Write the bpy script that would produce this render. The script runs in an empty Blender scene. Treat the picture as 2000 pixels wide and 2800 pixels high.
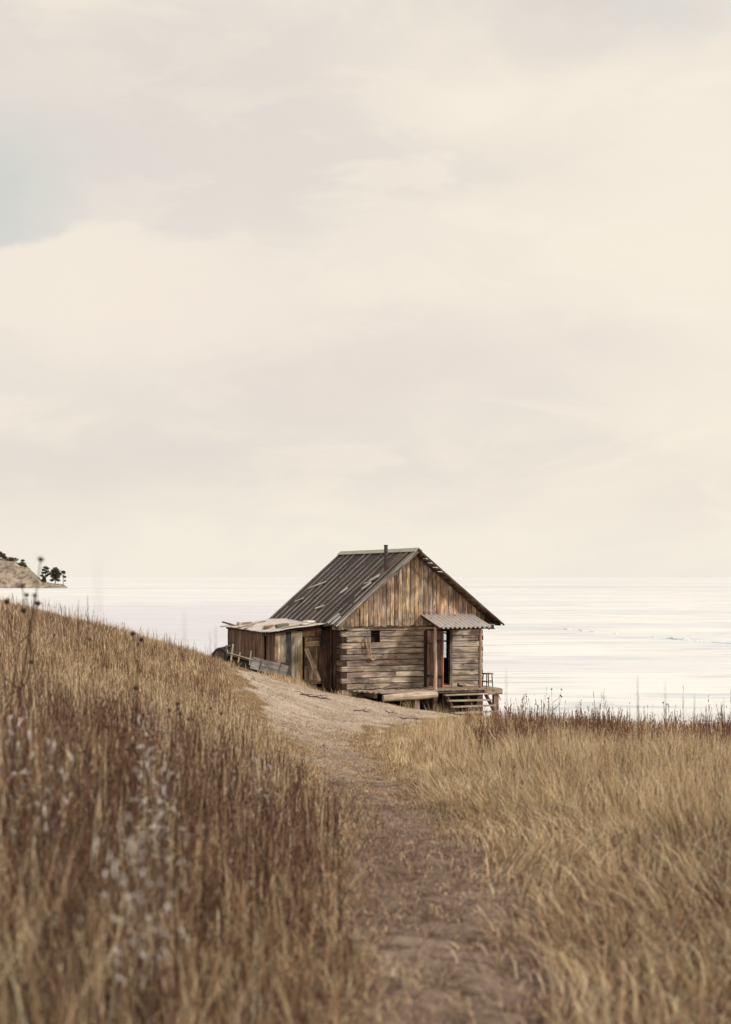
import bpy, math, random
import numpy as np
from mathutils import Vector, Matrix, Euler

# ------------------------------------------------------------------ camera, world, sun, exposure
FPX = 4000.0          # focal length in units of a 2000 wide frame
HOR = 1578.0          # horizon row (2800 tall frame)
CZ = 9.0              # eye height above the ice
scene = bpy.context.scene
C = scene.collection
cam_d = bpy.data.cameras.new('camera')
cam = bpy.data.objects.new('camera', cam_d); C.objects.link(cam)
cam.location = (0, 0, CZ)
cam.rotation_euler = (math.radians(90), 0, 0)
cam_d.sensor_fit = 'HORIZONTAL'; cam_d.sensor_width = 25.0; cam_d.lens = 50.0
cam_d.shift_y = (HOR - 1400) / 2000.0
cam_d.clip_start = 0.1; cam_d.clip_end = 200000
cam_d.dof.use_dof = True; cam_d.dof.focus_distance = 44.0; cam_d.dof.aperture_fstop = 2.3
scene.camera = cam
scene.view_settings.view_transform = 'Standard'
scene.view_settings.look = 'None'
scene.view_settings.exposure = 0.0
scene.view_settings.gamma = 1.0
scene.cycles.use_denoising = True
scene.cycles.max_bounces = 6; scene.cycles.transparent_max_bounces = 8

SUN_EL, SUN_AZ = math.radians(33), math.radians(113)    # azimuth from +Y clockwise: behind the camera, to the right
sd = bpy.data.lights.new('sun', 'SUN'); sd.energy = 2.7; sd.angle = math.radians(6); sd.color = (1.0, 0.94, 0.86)
so = bpy.data.objects.new('sun', sd); C.objects.link(so)
dirv = Vector((math.sin(SUN_AZ) * math.cos(SUN_EL), math.cos(SUN_AZ) * math.cos(SUN_EL), math.sin(SUN_EL)))
so.rotation_euler = dirv.to_track_quat('Z', 'Y').to_euler(); so.location = (20, -20, 40)

def lin(r, g, b):
    f = lambda c: (c / 255 / 12.92) if c <= 10 else ((c / 255 + .055) / 1.055) ** 2.4
    return (f(r), f(g), f(b))

class NT:
    """small node-tree helper"""
    def __init__(s, tree): s.t = tree; s.n = tree.nodes; s.l = tree.links; s.n.clear()
    def add(s, kind, **kw):
        nd = s.n.new(kind)
        ins = kw.pop('ins', {})
        for k, v in kw.items(): setattr(nd, k, v)
        for k, v in ins.items(): s.put(nd.inputs[k], v)
        return nd
    def put(s, sock, v):
        if hasattr(v, 'is_output'): s.l.new(v, sock)
        elif isinstance(v, (tuple, list)) and len(v) == 3 and sock.type == 'RGBA': sock.default_value = (*v, 1)
        else: sock.default_value = v
    def m(s, op, a, b=None, c=None, clamp=False):
        nd = s.n.new('ShaderNodeMath'); nd.operation = op; nd.use_clamp = clamp
        s.put(nd.inputs[0], a)
        if b is not None: s.put(nd.inputs[1], b)
        if c is not None: s.put(nd.inputs[2], c)
        return nd.outputs[0]
    def mix(s, f, a, b, mode='MIX'):
        nd = s.n.new('ShaderNodeMix'); nd.data_type = 'RGBA'; nd.blend_type = mode
        s.put(nd.inputs[0], f); s.put(nd.inputs[6], a); s.put(nd.inputs[7], b)
        return nd.outputs[2]
    def vec(s, x, y, z):
        nd = s.n.new('ShaderNodeCombineXYZ')
        for i, q in enumerate((x, y, z)): s.put(nd.inputs[i], q)
        return nd.outputs[0]
    def noise(s, vec, scale, detail=4, rough=.55, dist=0, col=False):
        nd = s.n.new('ShaderNodeTexNoise'); s.put(nd.inputs['Vector'], vec)
        nd.inputs['Scale'].default_value = scale; nd.inputs['Detail'].default_value = detail
        nd.inputs['Roughness'].default_value = rough; nd.inputs['Distortion'].default_value = dist
        return nd.outputs[1 if col else 0]
    def ramp(s, f, lo, hi, a=0.0, b=1.0, smooth=True):
        nd = s.n.new('ShaderNodeMapRange'); nd.interpolation_type = 'SMOOTHSTEP' if smooth else 'LINEAR'
        s.put(nd.inputs[0], f)
        for i, q in zip((1, 2, 3, 4), (lo, hi, a, b)): s.put(nd.inputs[i], q)
        return nd.outputs[0]
    def scl(s, vec, sx, sy, sz):
        nd = s.n.new('ShaderNodeVectorMath'); nd.operation = 'MULTIPLY'
        s.put(nd.inputs[0], vec); nd.inputs[1].default_value = (sx, sy, sz)
        return nd.outputs[0]

def build_world():
    w = bpy.data.worlds.new('World'); scene.world = w; w.use_nodes = True
    n = NT(w.node_tree)
    tc = n.add('ShaderNodeTexCoord')
    D = tc.outputs['Generated']
    sp = n.add('ShaderNodeSeparateXYZ'); n.l.new(D, sp.inputs[0])
    az = n.m('ARCTAN2', sp.outputs[0], sp.outputs[1])
    el = n.m('ARCSINE', sp.outputs[2])
    # cloud space: a warped copy of azimuth / elevation
    base = n.vec(az, n.m('MULTIPLY', el, 1.7), 3.1)
    wn = n.add('ShaderNodeSeparateXYZ', ins={0: n.noise(base, 3.2, 5, .55, 0, True)})
    az2 = n.m('ADD', az, n.m('MULTIPLY', n.m('SUBTRACT', wn.outputs[0], .5), .26))
    el2 = n.m('ADD', el, n.m('MULTIPLY', n.m('SUBTRACT', wn.outputs[1], .5), .15))
    def blob(col, row, rc, rr, soft=1.0):
        ax = (col - 1000) / FPX; ay = (HOR - row) / FPX
        dx = n.m('MULTIPLY', n.m('SUBTRACT', az2, ax), FPX / rc)
        dy = n.m('MULTIPLY', n.m('SUBTRACT', el2, ay), FPX / rr)
        r2 = n.m('ADD', n.m('MULTIPLY', dx, dx), n.m('MULTIPLY', dy, dy))
        return n.m('POWER', 2.718, n.m('MULTIPLY', r2, -1.0 * soft))
    cream = lin(243, 234, 220); grey = lin(231, 223, 214); blue = lin(198, 207, 206); warm = lin(251, 241, 224); mauve = lin(231, 220, 211)
    soft = n.noise(n.vec(az, n.m('MULTIPLY', el, 2.2), 8.3), 3.6, 6, .5, .4)
    soft2 = n.noise(n.vec(az, n.m('MULTIPLY', el, 2.8), 1.3), 8.5, 6, .55, .6)
    soft3 = n.noise(n.vec(az, n.m('MULTIPLY', el, 2.4), 5.7), 9, 9, .62, .5)
    c = n.mix(n.ramp(n.m('ADD', n.m('MULTIPLY', soft, .8), n.m('MULTIPLY', soft3, .2)), .44, .58), cream, grey)
    c = n.mix(n.m('MULTIPLY', n.ramp(n.m('ADD', n.m('MULTIPLY', soft2, .7), n.m('MULTIPLY', soft3, .3)), .48, .60), .55), c, warm)
    c = n.mix(n.m('MULTIPLY', n.m('ADD', n.m('MULTIPLY', blob(750, 260, 420, 90), .7), blob(1000, 1040, 800, 130), clamp=True), .75), c, mauve)
    c = n.mix(n.m('MULTIPLY', n.m('ADD', blob(2100, 820, 560, 620), blob(1300, 250, 260, 180), clamp=True), .85), c, warm)
    c = n.mix(n.m('MULTIPLY', blob(300, 840, 560, 120), .8), c, lin(245, 234, 220))
    edge = n.m('ADD', el2, n.m('MULTIPLY', az2, .10))            # top of the bright cloud bank at left
    eL = (HOR - 690) / FPX - 0.025
    cut = n.ramp(n.m('ADD', edge, n.m('MULTIPLY', n.m('SUBTRACT', soft3, .5), .03)), eL - .004, eL + .006)
    c = n.mix(n.m('MULTIPLY', n.m('MULTIPLY', n.m('ADD', blob(-20, 580, 330, 200), 0, clamp=True), cut), .9), c, blue)
    c = n.mix(n.m('MULTIPLY', n.m('MULTIPLY', blob(250, 480, 620, 300), cut), .55), c, lin(226, 220, 210))
    c = n.mix(n.m('MULTIPLY', blob(-50, 1290, 800, 170), .7), c, lin(225, 219, 209))
    c = n.mix(n.m('MULTIPLY', n.m('MULTIPLY', blob(150, 760, 480, 110), n.m('SUBTRACT', 1, cut)), .8), c, lin(246, 236, 221))
    c = n.mix(n.m('MULTIPLY', n.m('MULTIPLY', blob(1620, 40, 420, 90), .8), .7), c, lin(214, 212, 205))
    c = n.mix(n.m('MULTIPLY', blob(1850, 130, 220, 60), .25), c, blue)
    hz = n.ramp(el, 0.0, .085, 1.0, 0.0)
    c = n.mix(n.m('MULTIPLY', hz, .75), c, lin(247, 241, 228))
    # an overcast sky is brighter overhead and towards the sun's side
    zen = n.ramp(el, .42, 1.1, 1.0, 1.0)
    back = n.ramp(sp.outputs[1], -.05, -.9, 1.0, 1.15)
    gain = n.m('MULTIPLY', zen, back)
    below = n.ramp(el, -.06, -.01, .25, 1.0)
    gain = n.m('MULTIPLY', gain, below)
    c = n.mix(1.0, c, (1.032, 1.014, 1.004), 'MULTIPLY')
    bg = n.add('ShaderNodeBackground', ins={'Color': c, 'Strength': gain})
    sky = n.add('ShaderNodeTexSky', sky_type='NISHITA', sun_disc=False, sun_elevation=SUN_EL, sun_rotation=SUN_AZ)
    sb = n.add('ShaderNodeBackground', ins={'Color': sky.outputs[0], 'Strength': .1})
    mx = n.add('ShaderNodeMixShader', ins={0: .93, 1: sb.outputs[0], 2: bg.outputs[0]})
    out = n.add('ShaderNodeOutputWorld', ins={'Surface': mx.outputs[0]})
build_world()

# ------------------------------------------------------------------ helpers
random.seed(7)
RNG = np.random.default_rng(11)
def P(col, row, d): return Vector(((col - 1000) / FPX * d, d, CZ - (row - HOR) / FPX * d))

class MB:
    """collects geometry with a per-vertex colour and a grain coordinate; build() links ONE mesh"""
    def __init__(s): s.v = []; s.f = []; s.c = []; s.g = []
    def verts(s, pts, col, gr=None):
        i0 = len(s.v); off = (random.random() * 50, random.random() * 50, random.random() * 50)
        for k, p in enumerate(pts):
            s.v.append(tuple(p)); s.c.append((*col, 1.0) if not callable(col) else (*col(p), 1.0))
            q = gr[k] if gr else p
            s.g.append((q[0] + off[0], q[1] + off[1], q[2] + off[2]))
        return i0
    def box(s, c, size, col, R=None, seg=1, jit=0.0, grain=0):
        """box centred at c; its first axis is the long (grain) one after `grain` picks it"""
        c = Vector(c); sx, sy, sz = size
        ax = [Vector((1, 0, 0)), Vector((0, 1, 0)), Vector((0, 0, 1))]
        dims = [sx, sy, sz]
        order = [grain] + [k for k in range(3) if k != grain]
        L, W, T = [dims[k] for k in order]; aL, aW, aT = [ax[k] for k in order]
        pts = []; gr = []
        for i in range(seg + 1):
            t = i / seg - .5
            j1 = (random.random() - .5) * 2 * jit; j2 = (random.random() - .5) * 2 * jit; j3 = (random.random() - .5) * jit
            for (a, b, jj) in ((-.5, -.5, j1), (.5, -.5, j2), (.5, .5, j2), (-.5, .5, j1)):
                p = aL * (t * L) + aW * (a * W + jj) + aT * (b * T + j3 * .4)
                gr.append((t * L, a * W, b * T))
                if R is not None: p = R @ p
                pts.append(c + p)
        i0 = s.verts(pts, col, gr)
        flip = (aL.cross(aW)).dot(aT) < 0
        def F(*q): s.f.append(tuple(reversed(q)) if flip else q)
        for i in range(seg):
            a = i0 + i * 4; b = a + 4
            for k in range(4):
                k2 = (k + 1) % 4
                F(a + k, b + k, b + k2, a + k2) if False else F(a + k2, b + k2, b + k, a + k)
        F(i0, i0 + 1, i0 + 2, i0 + 3) if False else F(i0 + 3, i0 + 2, i0 + 1, i0)
        e = i0 + seg * 4
        F(e, e + 1, e + 2, e + 3)
    def beam(s, p0, p1, w, t, col, up=(0, 0, 1), seg=1, jit=0.0):
        """rectangular bar from p0 to p1, w across, t along 'up'"""
        p0 = Vector(p0); p1 = Vector(p1); x = (p1 - p0); L = x.length; x.normalize()
        z = Vector(up); y = z.cross(x); y.normalize(); z = x.cross(y)
        R = Matrix((x, y, z)).transposed()
        s.box((p0 + p1) / 2, (L, w, t), col, R=R, seg=seg, jit=jit, grain=0)
    def prism(s, pts2, fr, t, col, vertical=True):
        """polygon pts2 [(a,b)] through fr(a,b,k) with k 0..t"""
        n = len(pts2)
        gr = [((b, a, 0) if vertical else (a, b, 0)) for a, b in pts2] + [((b, a, t) if vertical else (a, b, t)) for a, b in pts2]
        i0 = s.verts([fr(a, b, 0) for a, b in pts2] + [fr(a, b, t) for a, b in pts2], col, gr)
        s.f.append(tuple(range(i0, i0 + n))); s.f.append(tuple(reversed(range(i0 + n, i0 + 2 * n))))
        for k in range(n):
            k2 = (k + 1) % n
            s.f.append((i0 + k2, i0 + k, i0 + n + k, i0 + n + k2))
    def tube(s, pts, rad, col, n=6, cap=True):
        pts = [Vector(p) for p in pts]; rings = []; L = 0
        if not hasattr(rad, '__len__'): rad = [rad] * len(pts)
        allp = []; gr = []
        for i, p in enumerate(pts):
            d = (pts[min(i + 1, len(pts) - 1)] - pts[max(i - 1, 0)]).normalized()
            ref = Vector((0, 0, 1)) if abs(d.z) < .9 else Vector((0, 1, 0))
            a = d.cross(ref).normalized(); b = d.cross(a)
            if i: L += (pts[i] - pts[i - 1]).length
            for k in range(n):
                th = 2 * math.pi * k / n
                allp.append(p + (a * math.cos(th) + b * math.sin(th)) * rad[i]); gr.append((L, th * .05, 0))
        i0 = s.verts(allp, col, gr)
        for i in range(len(pts) - 1):
            for k in range(n):
                k2 = (k + 1) % n; a = i0 + i * n; b = a + n
                s.f.append((a + k, a + k2, b + k2, b + k))
        if cap:
            s.f.append(tuple(range(i0 + n - 1, i0 - 1, -1))); e = i0 + (len(pts) - 1) * n
            s.f.append(tuple(range(e, e + n)))
    def blob(s, c, r, col, nu=8, nv=6, jit=.15, R=None):
        c = Vector(c); r = Vector(r); pts = []
        for i in range(nv + 1):
            ph = math.pi * i / nv
            for k in range(nu):
                th = 2 * math.pi * k / nu; q = 1 + (random.random() - .5) * 2 * jit
                p = Vector((math.sin(ph) * math.cos(th) * r.x, math.sin(ph) * math.sin(th) * r.y, math.cos(ph) * r.z)) * q
                pts.append(c + (R @ p if R is not None else p))
        i0 = s.verts(pts, col)
        for i in range(nv):
            for k in range(nu):
                k2 = (k + 1) % nu; a = i0 + i * nu; b = a + nu
                s.f.append((a + k2, a + k, b + k, b + k2))
    def build(s, name, mat, parent=None, smooth=False, loc=None):
        me = bpy.data.meshes.new(name); me.from_pydata(s.v, [], s.f); me.update()
        ca = me.attributes.new('Col', 'FLOAT_COLOR', 'POINT'); ca.data.foreach_set('color', np.array(s.c, dtype=np.float32).ravel())
        ga = me.attributes.new('Grain', 'FLOAT_VECTOR', 'POINT'); ga.data.foreach_set('vector', np.array(s.g, dtype=np.float32).ravel())
        if smooth: me.polygons.foreach_set('use_smooth', [True] * len(me.polygons))
        me.materials.append(mat)
        o = bpy.data.objects.new(name, me); C.objects.link(o)
        if parent is not None: o.parent = parent
        if loc is not None: o.location = loc
        return o

def tag(o, label=None, cat=None, group=None, kind=None):
    if label: o['label'] = label
    if cat: o['category'] = cat
    if group: o['group'] = group
    if kind: o['kind'] = kind
    return o
def thing(name, label, cat, loc=(0, 0, 0), rot=(0, 0, 0), group=None):
    o = bpy.data.objects.new(name, None); C.objects.link(o); o.empty_display_size = .2
    o.location = loc; o.rotation_euler = rot
    return tag(o, label, cat, group)
def copy_tree(o, parent=None):
    c = o.copy(); C.objects.link(c)
    if parent is not None: c.parent = parent
    for ch in list(o.children): copy_tree(ch, c)
    return c
def vary(col, a=.12, hue=.04):
    k = 1 + random.uniform(-a, a)
    return tuple(max(0.0, x * k * (1 + random.uniform(-hue, hue))) for x in col)

# ------------------------------------------------------------------ materials
def attr(n, name): return n.add('ShaderNodeAttribute', attribute_name=name)
def mat(name, fn):
    m = bpy.data.materials.new(name); m.use_nodes = True; n = NT(m.node_tree)
    b = n.add('ShaderNodeBsdfPrincipled'); o = n.add('ShaderNodeOutputMaterial', ins={'Surface': b.outputs[0]})
    fn(n, b); return m
def bump(n, b, h, strength, dist=.02):
    bp = n.add('ShaderNodeBump', ins={'Height': h, 'Strength': strength, 'Distance': dist}); n.l.new(bp.outputs[0], b.inputs['Normal'])

def wood_fn(contrast=1.0, blotch=1.0):
    def fn(n, b):
        c = attr(n, 'Col').outputs[0]; g = attr(n, 'Grain').outputs[1]
        fine = n.noise(n.scl(g, 2.2, 60, 60), 1.0, 5, .65, .8)
        mid = n.noise(n.scl(g, 1.1, 16, 16), 1.0, 4, .6, 1.2)
        bl = n.noise(n.scl(g, 1.0, 3.2, 3.2), 1.6, 5, .6, .5)
        k = n.m('MULTIPLY', n.ramp(fine, .3, .7, 1 - .34 * contrast, 1 + .24 * contrast), n.ramp(mid, .3, .7, 1 - .38 * contrast, 1 + .25 * contrast))
        k = n.m('MULTIPLY', k, n.ramp(bl, .36, .64, 1 - .46 * blotch, 1 + .28 * blotch))
        tco = n.add('ShaderNodeTexCoord').outputs['Object']; sh = n.noise(tco, 1.1, 5, .6, .6)
        k = n.m('MULTIPLY', k, n.ramp(sh, .38, .62, 1 - .32 * blotch, 1 + .16 * blotch))
        c1 = n.mix(1.0, c, n.vec(k, k, k), 'MULTIPLY')
        # grey weathering in patches
        gy = n.noise(n.scl(g, 1.3, 5, 5), 2.0, 4, .6)
        hs = n.add('ShaderNodeHueSaturation', ins={'Color': c1, 'Saturation': .35, 'Value': 1.08})
        c2 = n.mix(n.ramp(gy, .46, .66, 0, .8), c1, hs.outputs[0])
        # knots and nail stains
        vo = n.add('ShaderNodeTexVoronoi', ins={'Vector': n.scl(g, 2.0, 7.0, 7.0), 'Scale': 1.0})
        c3 = n.mix(n.ramp(vo.outputs['Distance'], .05, .17, .8, 0), c2, lin(38, 26, 20))
        # checks: long dark splits
        ck = n.noise(n.scl(g, 1.2, 34, 34), 1.0, 2, .5, .3)
        c4 = n.mix(n.ramp(ck, .64, .70, 0, .75), c3, lin(34, 26, 22))
        n.put(b.inputs['Base Color'], c4); b.inputs['Roughness'].default_value = .86
        b.inputs['Specular IOR Level'].default_value = .25
        bump(n, b, n.m('ADD', fine, n.m('MULTIPLY', mid, 1.5)), .7, .012)
    return fn
M_wood = mat('weathered_wood', wood_fn())
M_wood_soft = mat('weathered_wood_soft', wood_fn(.6, .5))

def metal_fn(n, b):
    c = attr(n, 'Col').outputs[0]; g = attr(n, 'Grain').outputs[1]
    a = n.noise(g, 3.0, 3, .5); r = n.noise(g, 3.0, 4, .55)
    k = n.ramp(a, .3, .7, .86, 1.08)
    c1 = n.mix(1.0, c, n.vec(k, k, k), 'MULTIPLY')
    c2 = n.mix(n.ramp(r, .52, .70, 0, .6), c1, lin(140, 108, 88))
    n.put(b.inputs['Base Color'], c2); b.inputs['Roughness'].default_value = .62; b.inputs['Metallic'].default_value = .15
    bump(n, b, a, .25, .01)
M_metal = mat('weathered_sheet', metal_fn)
def tar_fn(n, b):
    c = attr(n, 'Col').outputs[0]; g = attr(n, 'Grain').outputs[1]
    a = n.noise(n.scl(g, 1.2, 9, 9), 1.5, 6, .65); s2 = n.noise(g, 14.0, 5, .7); st = n.noise(n.scl(g, 1.5, 40, 40), 1.0, 3, .6)
    k = n.m('MULTIPLY', n.ramp(a, .3, .7, .72, 1.22), n.ramp(st, .3, .7, .88, 1.12))
    c1 = n.mix(1.0, c, n.vec(k, k, k), 'MULTIPLY')
    c2 = n.mix(n.ramp(s2, .58, .75, 0, .35), c1, lin(120, 108, 98))
    n.put(b.inputs['Base Color'], c2); b.inputs['Roughness'].default_value = .8; b.inputs['Specular IOR Level'].default_value = .3
    bump(n, b, n.m('ADD', a, st), .5, .015)
M_tar = mat('tarred_boards', tar_fn)
def plain_fn(rough=.8, amt=.25, scale=6.0):
    def fn(n, b):
        c = attr(n, 'Col').outputs[0]; g = attr(n, 'Grain').outputs[1]
        a = n.noise(g, scale, 5, .6); k = n.ramp(a, .3, .7, 1 - amt, 1 + amt)
        n.put(b.inputs['Base Color'], n.mix(1.0, c, n.vec(k, k, k), 'MULTIPLY')); b.inputs['Roughness'].default_value = rough
        b.inputs['Specular IOR Level'].default_value = .2
        bump(n, b, a, .3, .01)
    return fn
M_plain = mat('mottled_matt', plain_fn())
M_rubber = mat('old_rubber', plain_fn(.7, .3, 12))
def glass_fn(n, b):
    b.inputs['Base Color'].default_value = (.9, .95, .95, 1); b.inputs['Roughness'].default_value = .05
    tr = n.add('ShaderNodeBsdfTransparent', ins={'Color': (.85, .9, .92)})
    mx = n.add('ShaderNodeMixShader', ins={0: .12, 1: tr.outputs[0], 2: b.outputs[0]})
    n.l.new(mx.outputs[0], [q for q in n.n if q.type == 'OUTPUT_MATERIAL'][0].inputs[0])
M_glass = mat('window_glass', glass_fn)

def grass_fn(n, b):
    c = n.add('ShaderNodeHueSaturation', ins={'Color': attr(n, 'Col').outputs[0], 'Saturation': 1.0}).outputs[0]
    n.put(b.inputs['Base Color'], c); b.inputs['Roughness'].default_value = .7; b.inputs['Specular IOR Level'].default_value = .15
    tl = n.add('ShaderNodeBsdfTranslucent', ins={'Color': c})
    mx = n.add('ShaderNodeMixShader', ins={0: .2, 1: b.outputs[0], 2: tl.outputs[0]})
    n.l.new(mx.outputs[0], [q for q in n.n if q.type == 'OUTPUT_MATERIAL'][0].inputs[0])
M_grass = mat('dry_grass_blades', grass_fn)

def ground_fn(n, b):
    geo = n.add('ShaderNodeNewGeometry').outputs['Position']
    msk = attr(n, 'Sand').outputs[2]
    near = attr(n, 'Near').outputs[2]
    big = n.noise(n.scl(geo, 1, 1, 0), .9, 5, .6); med = n.noise(n.scl(geo, 1, 2.2, 1), 4.5, 6, .65, .4); fine = n.noise(n.scl(geo, 1, 1.6, 1), 26, 4, .7)
    sand = n.mix(n.ramp(big, .35, .65), lin(202, 186, 168), lin(178, 161, 145))
    sand = n.mix(n.ramp(med, .52, .68, 0, .55), sand, lin(142, 120, 104))
    sand = n.mix(n.ramp(fine, .54, .66, 0, .75), sand, lin(112, 92, 76))
    soil = n.mix(n.ramp(big, .35, .65), lin(158, 141, 125), lin(124, 107, 94))
    soil = n.mix(n.ramp(med, .42, .66, 0, .8), soil, lin(78, 58, 48))
    soil = n.mix(n.ramp(fine, .5, .68, 0, .75), soil, lin(172, 148, 122))
    path = n.mix(near, sand, soil)
    turf = n.mix(n.ramp(med, .35, .65), lin(158, 134, 106), lin(112, 92, 72))
    turf = n.mix(n.ramp(big, .3, .7, 0, .5), turf, lin(152, 122, 86))
    c = n.mix(n.ramp(n.m('ADD', msk, n.m('MULTIPLY', n.m('SUBTRACT', med, .5), .8)), .35, .65), turf, path)
    n.put(b.inputs['Base Color'], c); b.inputs['Roughness'].default_value = .95; b.inputs['Specular IOR Level'].default_value = .1
    bump(n, b, n.m('ADD', n.m('MULTIPLY', med, 1.6), n.m('MULTIPLY', fine, .6)), .9, .06)
M_ground = mat('sandy_ground', ground_fn)

def ice_fn(n, b):
    geo = n.add('ShaderNodeNewGeometry').outputs['Position']
    sp = n.add('ShaderNodeSeparateXYZ', ins={0: geo})
    far = n.ramp(sp.outputs[1], 200, 1500)
    a = n.noise(n.scl(geo, .012, .030, 0), 1.0, 9, .62, .8)
    a2 = n.noise(n.scl(geo, .05, .25, 0), 1.0, 8, .65, .5)
    a3 = n.noise(n.scl(geo, .002, .006, 0), 1.0, 8, .6, .4)
    s1 = n.ramp(a, .44, .60)
    c = n.mix(n.m('MULTIPLY', s1, .8), lin(250, 247, 243), lin(230, 231, 234))
    c = n.mix(n.m('MULTIPLY', n.ramp(a2, .48, .62), .7), c, lin(200, 209, 214))
    c = n.mix(n.m('MULTIPLY', n.ramp(a3, .50, .62), n.m('MULTIPLY', far, .9)), c, lin(218, 217, 217))
    # left of the hut the sheet is a bluer, barer ice
    lf = n.m('MULTIPLY', n.ramp(sp.outputs[0], 4, -14), n.ramp(sp.outputs[1], 700, 250))
    c = n.mix(n.m('MULTIPLY', lf, .75), c, lin(216, 216, 224))
    # teal leads
    wv = n.noise(n.scl(geo, .02, .02, 0), 1.0, 5, .6)
    ln = n.m('ABSOLUTE', n.m('SUBTRACT', n.m('ADD', n.m('MULTIPLY', sp.outputs[1], .006), n.m('MULTIPLY', wv, .8)), 1.75))
    c = n.mix(n.m('MULTIPLY', n.ramp(ln, .012, .0), n.m('MULTIPLY', n.ramp(sp.outputs[0], 40, 52), .5)), c, lin(196, 214, 212))
    c = n.mix(1.0, c, (.85, .860, .862), 'MULTIPLY')
    n.put(b.inputs['Base Color'], c); b.inputs['Roughness'].default_value = .6; b.inputs['Specular IOR Level'].default_value = .1
M_ice = mat('snowy_ice', ice_fn)

def hill_fn(n, b):
    geo = n.add('ShaderNodeNewGeometry').outputs['Position']
    a = n.noise(geo, .22, 7, .75); a2 = n.noise(geo, .08, 5, .6); a3 = n.noise(geo, 1.2, 4, .6)
    c = n.mix(n.ramp(a, .38, .62), lin(176, 161, 140), lin(98, 88, 76))
    c = n.mix(n.ramp(a2, .42, .64, 0, .6), c, lin(198, 182, 158))
    c = n.mix(n.ramp(a3, .50, .62, 0, .75), c, lin(78, 72, 62))
    n.put(b.inputs['Base Color'], c); b.inputs['Roughness'].default_value = .95
    bump(n, b, a, .8, 2.0)
M_hill = mat('rocky_hillside', hill_fn)

# ------------------------------------------------------------------ terrain (heights relative to the eye)
PROF = {   # depth: [(x, z)]
 -12: [(-30, -.2), (-6, -.8), (0, -1.1), (6, -1.1), (30, -1.2)],
 2:  [(-30, .6), (-5, -.75), (-2, -1.2), (.2, -1.38), (2, -1.34), (6, -1.3), (30, -1.6)],
 5:  [(-30, .8), (-6, -.65), (-2.5, -1.2), (-1.25, -1.38), (.2, -1.52), (1.3, -1.47), (4, -1.4), (30, -2)],
 8:  [(-30, .9), (-6, -.85), (-2, -1.46), (-1, -1.64), (.3, -1.74), (2, -1.68), (5, -1.6), (30, -2.2)],
 12: [(-30, 1.0), (-7, -.75), (-3, -1.55), (-1.5, -1.88), (-.6, -2.02), (.3, -2.07), (1.2, -2.05), (3, -1.98), (7, -1.95), (30, -2.6)],
 18: [(-30, 1.1), (-8, -.7), (-4.5, -1.55), (-2.7, -2.0), (-1.35, -2.33), (-.2, -2.50), (.8, -2.52), (2.25, -2.48), (4.5, -2.46), (9, -2.5), (30, -3.4)],
 24: [(-30, 1.2), (-9, -.6), (-6, -1.4), (-3.6, -2.15), (-1.8, -2.68), (-.6, -2.93), (1.2, -3.0), (3, -3.02), (6, -3.02), (12, -3.2), (30, -4.4)],
 32: [(-30, 1.4), (-11, -.35), (-8, -.98), (-5.6, -1.8), (-3.2, -2.65), (-1.5, -3.15), (-.4, -3.45), (2, -3.52), (5, -3.53), (8, -3.55), (14, -3.9), (30, -6)],
 37: [(-30, 1.4), (-12, -.25), (-9.25, -.76), (-6.5, -1.48), (-4.44, -2.16), (-2.8, -2.7), (-1.2, -3.28), (0, -3.55), (2, -3.75), (4, -3.95), (6, -4.2), (10, -4.7), (30, -7)],
 42: [(-30, .8), (-12, -.55), (-10.5, -.83), (-8.9, -1.12), (-7.35, -1.54), (-6, -1.95), (-5, -2.2), (-4.2, -2.40), (-2.9, -2.88), (-1.6, -3.18), (-.6, -3.36), (.8, -3.66), (2.6, -3.93), (4, -4.12), (5, -4.6), (8, -5.5), (30, -8)],
 46: [(-30, .0), (-12, -1.1), (-9, -1.7), (-7, -2.1), (-5, -2.65), (-3, -3.05), (-1.5, -3.6), (1, -4.3), (3, -4.7), (5, -5.3), (10, -6.9), (30, -8.5)],
 52: [(-30, -1.2), (-12, -2.8), (-8, -3.3), (-4, -4.2), (0, -5.3), (5, -6.9), (10, -8), (30, -9.3)],
 60: [(-30, -3), (-12, -5.5), (-4, -6.9), (0, -7.6), (5, -8.6), (10, -9.3), (30, -9.8)],
 70: [(-30, -7), (-12, -8.7), (0, -9.3), (30, -10)],
 85: [(-30, -9.8), (30, -10.5)],
}
gx = np.arange(-30, 30.01, .2); gy = np.arange(-12, 85.01, .2)
ds = sorted(PROF); rowsP = np.array([np.interp(gx, [p[0] for p in PROF[d]], [p[1] for p in PROF[d]]) for d in ds])
HH = np.empty((len(gy), len(gx)))
for i in range(len(gx)): HH[:, i] = np.interp(gy, ds, rowsP[:, i])
def blur(A, r, ax):
    k = np.exp(-.5 * (np.arange(-3 * r, 3 * r + 1) / r) ** 2); k /= k.sum()
    pad = [(0, 0), (0, 0)]; pad[ax] = (3 * r, 3 * r)
    Q = np.pad(A, pad, mode='edge'); return np.apply_along_axis(lambda m: np.convolve(m, k, 'valid'), ax, Q)
HH = blur(blur(HH, 5, 0), 3, 1)
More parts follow.
